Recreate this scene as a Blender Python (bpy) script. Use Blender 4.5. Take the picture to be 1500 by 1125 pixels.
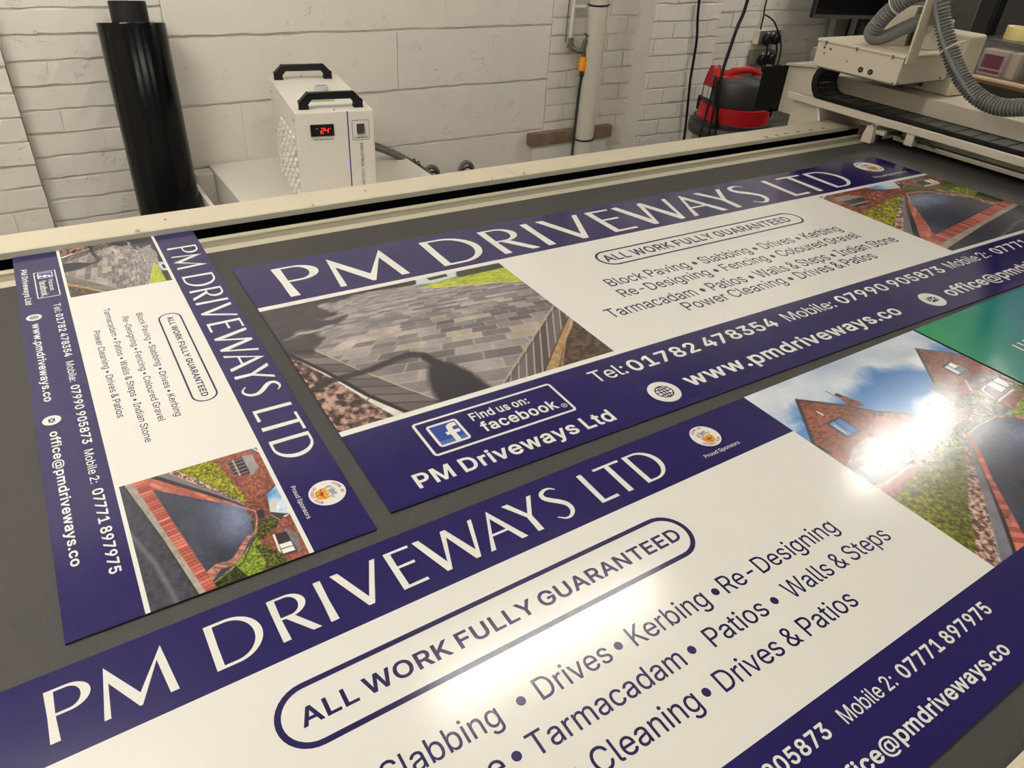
# Sign workshop: printed boards lying on a flatbed printer, seen over the bed towards the painted wall.
import bpy, math, random, json
import numpy as np
from mathutils import Vector, Matrix
from mathutils.geometry import tessellate_polygon, delaunay_2d_cdt

for _o in list(bpy.data.objects):
    bpy.data.objects.remove(_o)
SC = bpy.context.scene
COL = SC.collection
random.seed(7)
RNG = np.random.default_rng(11)

# ------------------------------------------------------------------ camera
BED = 0.857                       # top of the printer's mat, metres above the floor
CAM_R = Vector((0.8422, -0.5359, 0.0594)); CAM_U = Vector((0.2605, 0.5008, 0.8254)); CAM_F = Vector((0.4721, 0.6797, -0.5614))
cam = bpy.data.cameras.new('camera'); camo = bpy.data.objects.new('camera', cam); COL.objects.link(camo)
CAM_F.normalize(); CAM_R = (CAM_R - CAM_F * CAM_R.dot(CAM_F)).normalized(); CAM_U = CAM_R.cross(CAM_F)
camo.matrix_world = Matrix(((CAM_R.x, CAM_U.x, -CAM_F.x, 0.0), (CAM_R.y, CAM_U.y, -CAM_F.y, 0.0),
                            (CAM_R.z, CAM_U.z, -CAM_F.z, 1.638), (0, 0, 0, 1)))
cam.sensor_fit = 'HORIZONTAL'; cam.sensor_width = 36.0; cam.lens = 1065.44 / 1500 * 36.0
cam.clip_start = 0.02; cam.clip_end = 50
SC.camera = camo

# ------------------------------------------------------------------ light and exposure
WORLD = bpy.data.worlds.new('world'); SC.world = WORLD; WORLD.use_nodes = True
WORLD.node_tree.nodes['Background'].inputs[0].default_value = (1.0, 0.96, 0.90, 1)
WORLD.node_tree.nodes['Background'].inputs[1].default_value = 0.12
SC.view_settings.view_transform = 'Standard'; SC.view_settings.look = 'None'
SC.view_settings.gamma = 1.0; SC.view_settings.use_curve_mapping = False
SC.view_settings.exposure = 0.48
TUBE_POWER = 92.0                 # emission of the ceiling battens, added fill ones included
TUBE_COLOUR = (1.0, 0.965, 0.905, 1)
CEIL = 3.06
# ceiling battens, with unseen fill added at the left and behind the camera: (x start, x end, y, how bright)
BATTENS_AND_FILL = [(0.86, 2.10, 1.62, .42), (3.97, 4.27, 1.70, 1.45), (4.58, 5.36, 1.70, 1.45), (-1.5, -0.25, 1.64, 2.2),
           (-1.9, -0.65, -1.3, .35), (0.2, 1.45, -1.3, .40), (2.4, 3.65, -1.3, .25)]

# ------------------------------------------------------------------ helpers
def lin(r, g=None, b=None):
    if g is None: r, g, b = r
    f = lambda c: (c / 255 / 12.92) if c / 255 <= 0.04045 else ((c / 255 + 0.055) / 1.055) ** 2.4
    return (f(r), f(g), f(b), 1.0)

def mat(name, rgb, rough=0.5, metal=0.0, emit=None, estr=0.0, spec=0.5, bump=None, mott=None, trans=0.0, alpha=1.0, coat=0.0):
    m = bpy.data.materials.new(name); m.use_nodes = True
    nt = m.node_tree; b = nt.nodes['Principled BSDF']
    b.inputs['Base Color'].default_value = lin(rgb)
    b.inputs['Roughness'].default_value = rough; b.inputs['Metallic'].default_value = metal
    b.inputs['Specular IOR Level'].default_value = spec
    b.inputs['Transmission Weight'].default_value = trans; b.inputs['Alpha'].default_value = alpha
    b.inputs['Coat Weight'].default_value = coat
    if emit:
        b.inputs['Emission Color'].default_value = lin(emit); b.inputs['Emission Strength'].default_value = estr
    if bump or mott:
        tc = nt.nodes.new('ShaderNodeTexCoord')
    if mott:                                              # (scale, amount): uneven colour of the thing itself
        n = nt.nodes.new('ShaderNodeTexNoise'); n.inputs['Scale'].default_value = mott[0]; n.inputs['Detail'].default_value = 4
        nt.links.new(tc.outputs['Object'], n.inputs['Vector'])
        mx = nt.nodes.new('ShaderNodeMix'); mx.data_type = 'RGBA'
        c = lin(rgb); k = mott[1]
        mx.inputs[6].default_value = tuple(max(0, x * (1 - k)) for x in c[:3]) + (1,)
        mx.inputs[7].default_value = tuple(min(1, x * (1 + k)) for x in c[:3]) + (1,)
        nt.links.new(n.outputs['Fac'], mx.inputs[0]); nt.links.new(mx.outputs[2], b.inputs['Base Color'])
    if bump:                                              # (scale, strength, distance)
        n = nt.nodes.new('ShaderNodeTexNoise'); n.inputs['Scale'].default_value = bump[0]; n.inputs['Detail'].default_value = 3
        nt.links.new(tc.outputs['Object'], n.inputs['Vector'])
        bp = nt.nodes.new('ShaderNodeBump'); bp.inputs['Strength'].default_value = bump[1]; bp.inputs['Distance'].default_value = bump[2]
        nt.links.new(n.outputs['Fac'], bp.inputs['Height']); nt.links.new(bp.outputs['Normal'], b.inputs['Normal'])
    return m

class MB:
    """collects shapes, then links them as ONE mesh object"""
    def __init__(s): s.v = []; s.f = []; s.m = []
    def add(s, vs, fs, mi=0):
        n = len(s.v); s.v += [tuple(p) for p in vs]
        s.f += [tuple(i + n for i in q) for q in fs]; s.m += [mi] * len(fs)
    def box(s, lo, hi, mi=0, M=None):
        x0, y0, z0 = lo; x1, y1, z1 = hi
        vs = [Vector(p) for p in ((x0,y0,z0),(x1,y0,z0),(x1,y1,z0),(x0,y1,z0),(x0,y0,z1),(x1,y0,z1),(x1,y1,z1),(x0,y1,z1))]
        if M is not None: vs = [M @ p for p in vs]
        s.add(vs, [(0,3,2,1),(4,5,6,7),(0,1,5,4),(1,2,6,5),(2,3,7,6),(3,0,4,7)], mi); return s
    def prism(s, poly, axis, a, b, mi=0):
        """extrude a 2D outline along axis 0, 1 or 2 between a and b"""
        def P(p, t):
            q = list(p); q.insert(axis, t); return tuple(q)
        n = len(poly); tri = tessellate_polygon([[Vector((p[0], p[1], 0)) for p in poly]])
        vs = [P(p, a) for p in poly] + [P(p, b) for p in poly]
        fs = [tuple(t) for t in tri] + [tuple(i + n for i in t[::-1]) for t in tri]
        fs += [(i, (i+1) % n, (i+1) % n + n, i + n) for i in range(n)]
        s.add(vs, fs, mi); return s
    def tube(s, pts, r, seg=10, mi=0, closed=False, cap=True):
        pts = [Vector(p) for p in pts]; n = len(pts)
        rs = r if hasattr(r, '__len__') else [r] * n
        T = []
        for i in range(n):
            a = pts[i-1] if (i > 0 or closed) else pts[i]; b = pts[(i+1) % n] if (i < n-1 or closed) else pts[i]
            T.append((b - a).normalized())
        up = Vector((0,0,1)) if abs(T[0].z) < 0.9 else Vector((1,0,0))
        N = T[0].cross(up).normalized(); vs = []
        for i in range(n):
            N = (N - T[i] * N.dot(T[i])).normalized(); B = T[i].cross(N)
            for k in range(seg):
                a = 2 * math.pi * k / seg
                vs.append(pts[i] + (N * math.cos(a) + B * math.sin(a)) * rs[i])
        fs = []
        for i in range(n if closed else n - 1):
            j = (i + 1) % n
            for k in range(seg):
                fs.append((i*seg+k, i*seg+(k+1) % seg, j*seg+(k+1) % seg, j*seg+k))
        if cap and not closed:
            fs.append(tuple(range(seg))[::-1]); fs.append(tuple((n-1)*seg + k for k in range(seg)))
        s.add(vs, fs, mi); return s
    def lathe(s, prof, c, seg=32, mi=0, M=None):
        c = Vector(c); vs = []; n = len(prof)
        for r, z in prof:
            for k in range(seg):
                a = 2 * math.pi * k / seg; p = Vector((r * math.cos(a), r * math.sin(a), z))
                vs.append(c + (M @ p if M is not None else p))
        fs = [(i*seg+k, i*seg+(k+1) % seg, (i+1)*seg+(k+1) % seg, (i+1)*seg+k) for i in range(n-1) for k in range(seg)]
        if prof[0][0] > 1e-5: fs.append(tuple(range(seg))[::-1])
        if prof[-1][0] > 1e-5: fs.append(tuple((n-1)*seg + k for k in range(seg)))
        s.add(vs, fs, mi); return s
    def flat(s, tris, fn, mi=0):
        """2D triangles placed through fn(x, y) -> 3D"""
        for t in tris: s.add([fn(*p) for p in t], [(0, 1, 2)], mi)
        return s
    def build(s, name, mats, parent=None, smooth=False, bevel=0.0, segs=2, loc=None):
        me = bpy.data.meshes.new(name); me.from_pydata(s.v, [], s.f)
        for m in (mats if isinstance(mats, (list, tuple)) else [mats]): me.materials.append(m)
        me.polygons.foreach_set('material_index', s.m)
        if smooth: me.polygons.foreach_set('use_smooth', [True] * len(s.f))
        me.update(); me.validate()
        o = bpy.data.objects.new(name, me); COL.objects.link(o)
        if parent is not None: o.parent = parent
        if loc is not None: o.location = loc
        if bevel:
            b = o.modifiers.new('bevel', 'BEVEL'); b.width = bevel; b.segments = segs; b.limit_method = 'ANGLE'; b.angle_limit = math.radians(40)
        if smooth == 'auto':
            e = o.modifiers.new('split', 'EDGE_SPLIT'); e.split_angle = math.radians(35)
        return o

def tag(o, label, cat, group=None):
    o['label'] = label; o['category'] = cat
    if group: o['group'] = group
    return o
def thing(name, label, cat, loc=(0,0,0), rz=0.0, group=None):
    o = bpy.data.objects.new(name, None); COL.objects.link(o); o.empty_display_size = 0.05
    o.location = loc; o.rotation_euler = (0, 0, rz); return tag(o, label, cat, group)
def structure(o): o['kind'] = 'structure'; return o

def spline(pts, n=12):
    """Catmull-Rom through the points"""
    P = [Vector(p) for p in pts]; P = [P[0]*2 - P[1]] + P + [P[-1]*2 - P[-2]]; out = []
    for i in range(1, len(P) - 2):
        for k in range(n):
            t = k / n; a, b, c, d = P[i-1:i+3]
            out.append(0.5 * ((2*b) + (c-a)*t + (2*a-5*b+4*c-d)*t*t + (3*b-a-3*c+d)*t**3))
    out.append(P[-2]); return out
def resample(pts, step):
    L = [0.0]
    for a, b in zip(pts, pts[1:]): L.append(L[-1] + (b - a).length)
    out = []; s = 0.0; i = 0
    while s < L[-1]:
        while L[i+1] < s: i += 1
        t = (s - L[i]) / max(1e-9, L[i+1] - L[i]); out.append((pts[i].lerp(pts[i+1], t), s)); s += step
    return out

def tris(loops, winding=False):
    """triangles of a filled outline with holes (even-odd, or non-zero winding)"""
    vs = []; ed = []
    for l in loops:
        n = len(vs); vs += [Vector((p[0], p[1])) for p in l]; ed += [(n + i, n + (i+1) % len(l)) for i in range(len(l))]
    V, _, F = delaunay_2d_cdt(vs, ed, [], 0, 1e-7)[:3]
    if not F: return []
    C = np.array([[(V[a].x + V[b].x + V[c].x)/3, (V[a].y + V[b].y + V[c].y)/3] for a, b, c in F])
    cr = np.zeros(len(C)); wn = np.zeros(len(C))
    for l in loops:
        for (x1, y1), (x2, y2) in zip(l, l[1:] + l[:1]):
            if y1 == y2: continue
            up = (y1 <= C[:, 1]) & (y2 > C[:, 1]); dn = (y2 <= C[:, 1]) & (y1 > C[:, 1])
            hit = (up | dn) & (C[:, 0] < (x2-x1)*(C[:, 1]-y1)/(y2-y1) + x1)
            cr += hit; wn += np.where(hit, np.where(up, 1, -1), 0)
    keep = (wn > 0) if winding else (cr % 2 == 1)
    return [tuple((V[i].x, V[i].y) for i in f) for f, k in zip(F, keep) if k]
def arc(cx, cy, rx, ry, a0, a1, n=16):
    return [(cx + rx * math.cos(math.radians(a0 + (a1-a0)*i/n)), cy + ry * math.sin(math.radians(a0 + (a1-a0)*i/n))) for i in range(n+1)]
def rrect(x0, y0, x1, y1, r, n=8):
    return (arc(x1-r, y1-r, r, r, 0, 90, n) + arc(x0+r, y1-r, r, r, 90, 180, n) + arc(x0+r, y0+r, r, r, 180, 270, n) + arc(x1-r, y0+r, r, r, 270, 360, n))
def rect(x0, y0, x1, y1): return [(x0,y0),(x1,y0),(x1,y1),(x0,y1)]
def ribbon(pts, w, loop=False):
    """outline of a stroke with a width at each point"""
    L = []; Rr = []; n = len(pts)
    for i, p in enumerate(pts):
        a = pts[max(0, i-1)]; b = pts[min(n-1, i+1)]; dx, dy = b[0]-a[0], b[1]-a[1]; l = math.hypot(dx, dy) or 1
        h = (w[i] if hasattr(w, '__len__') else w) / 2
        L.append((p[0] - dy/l*h, p[1] + dx/l*h)); Rr.append((p[0] + dy/l*h, p[1] - dx/l*h))
    if loop: return L + Rr[::-1]
    out = []
    for i in range(n - 1): out += [(L[i], L[i+1], Rr[i+1]), (L[i], Rr[i+1], Rr[i])]
    return out
def ribbon_loop(pts, w): return ribbon(pts, w, True)
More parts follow.
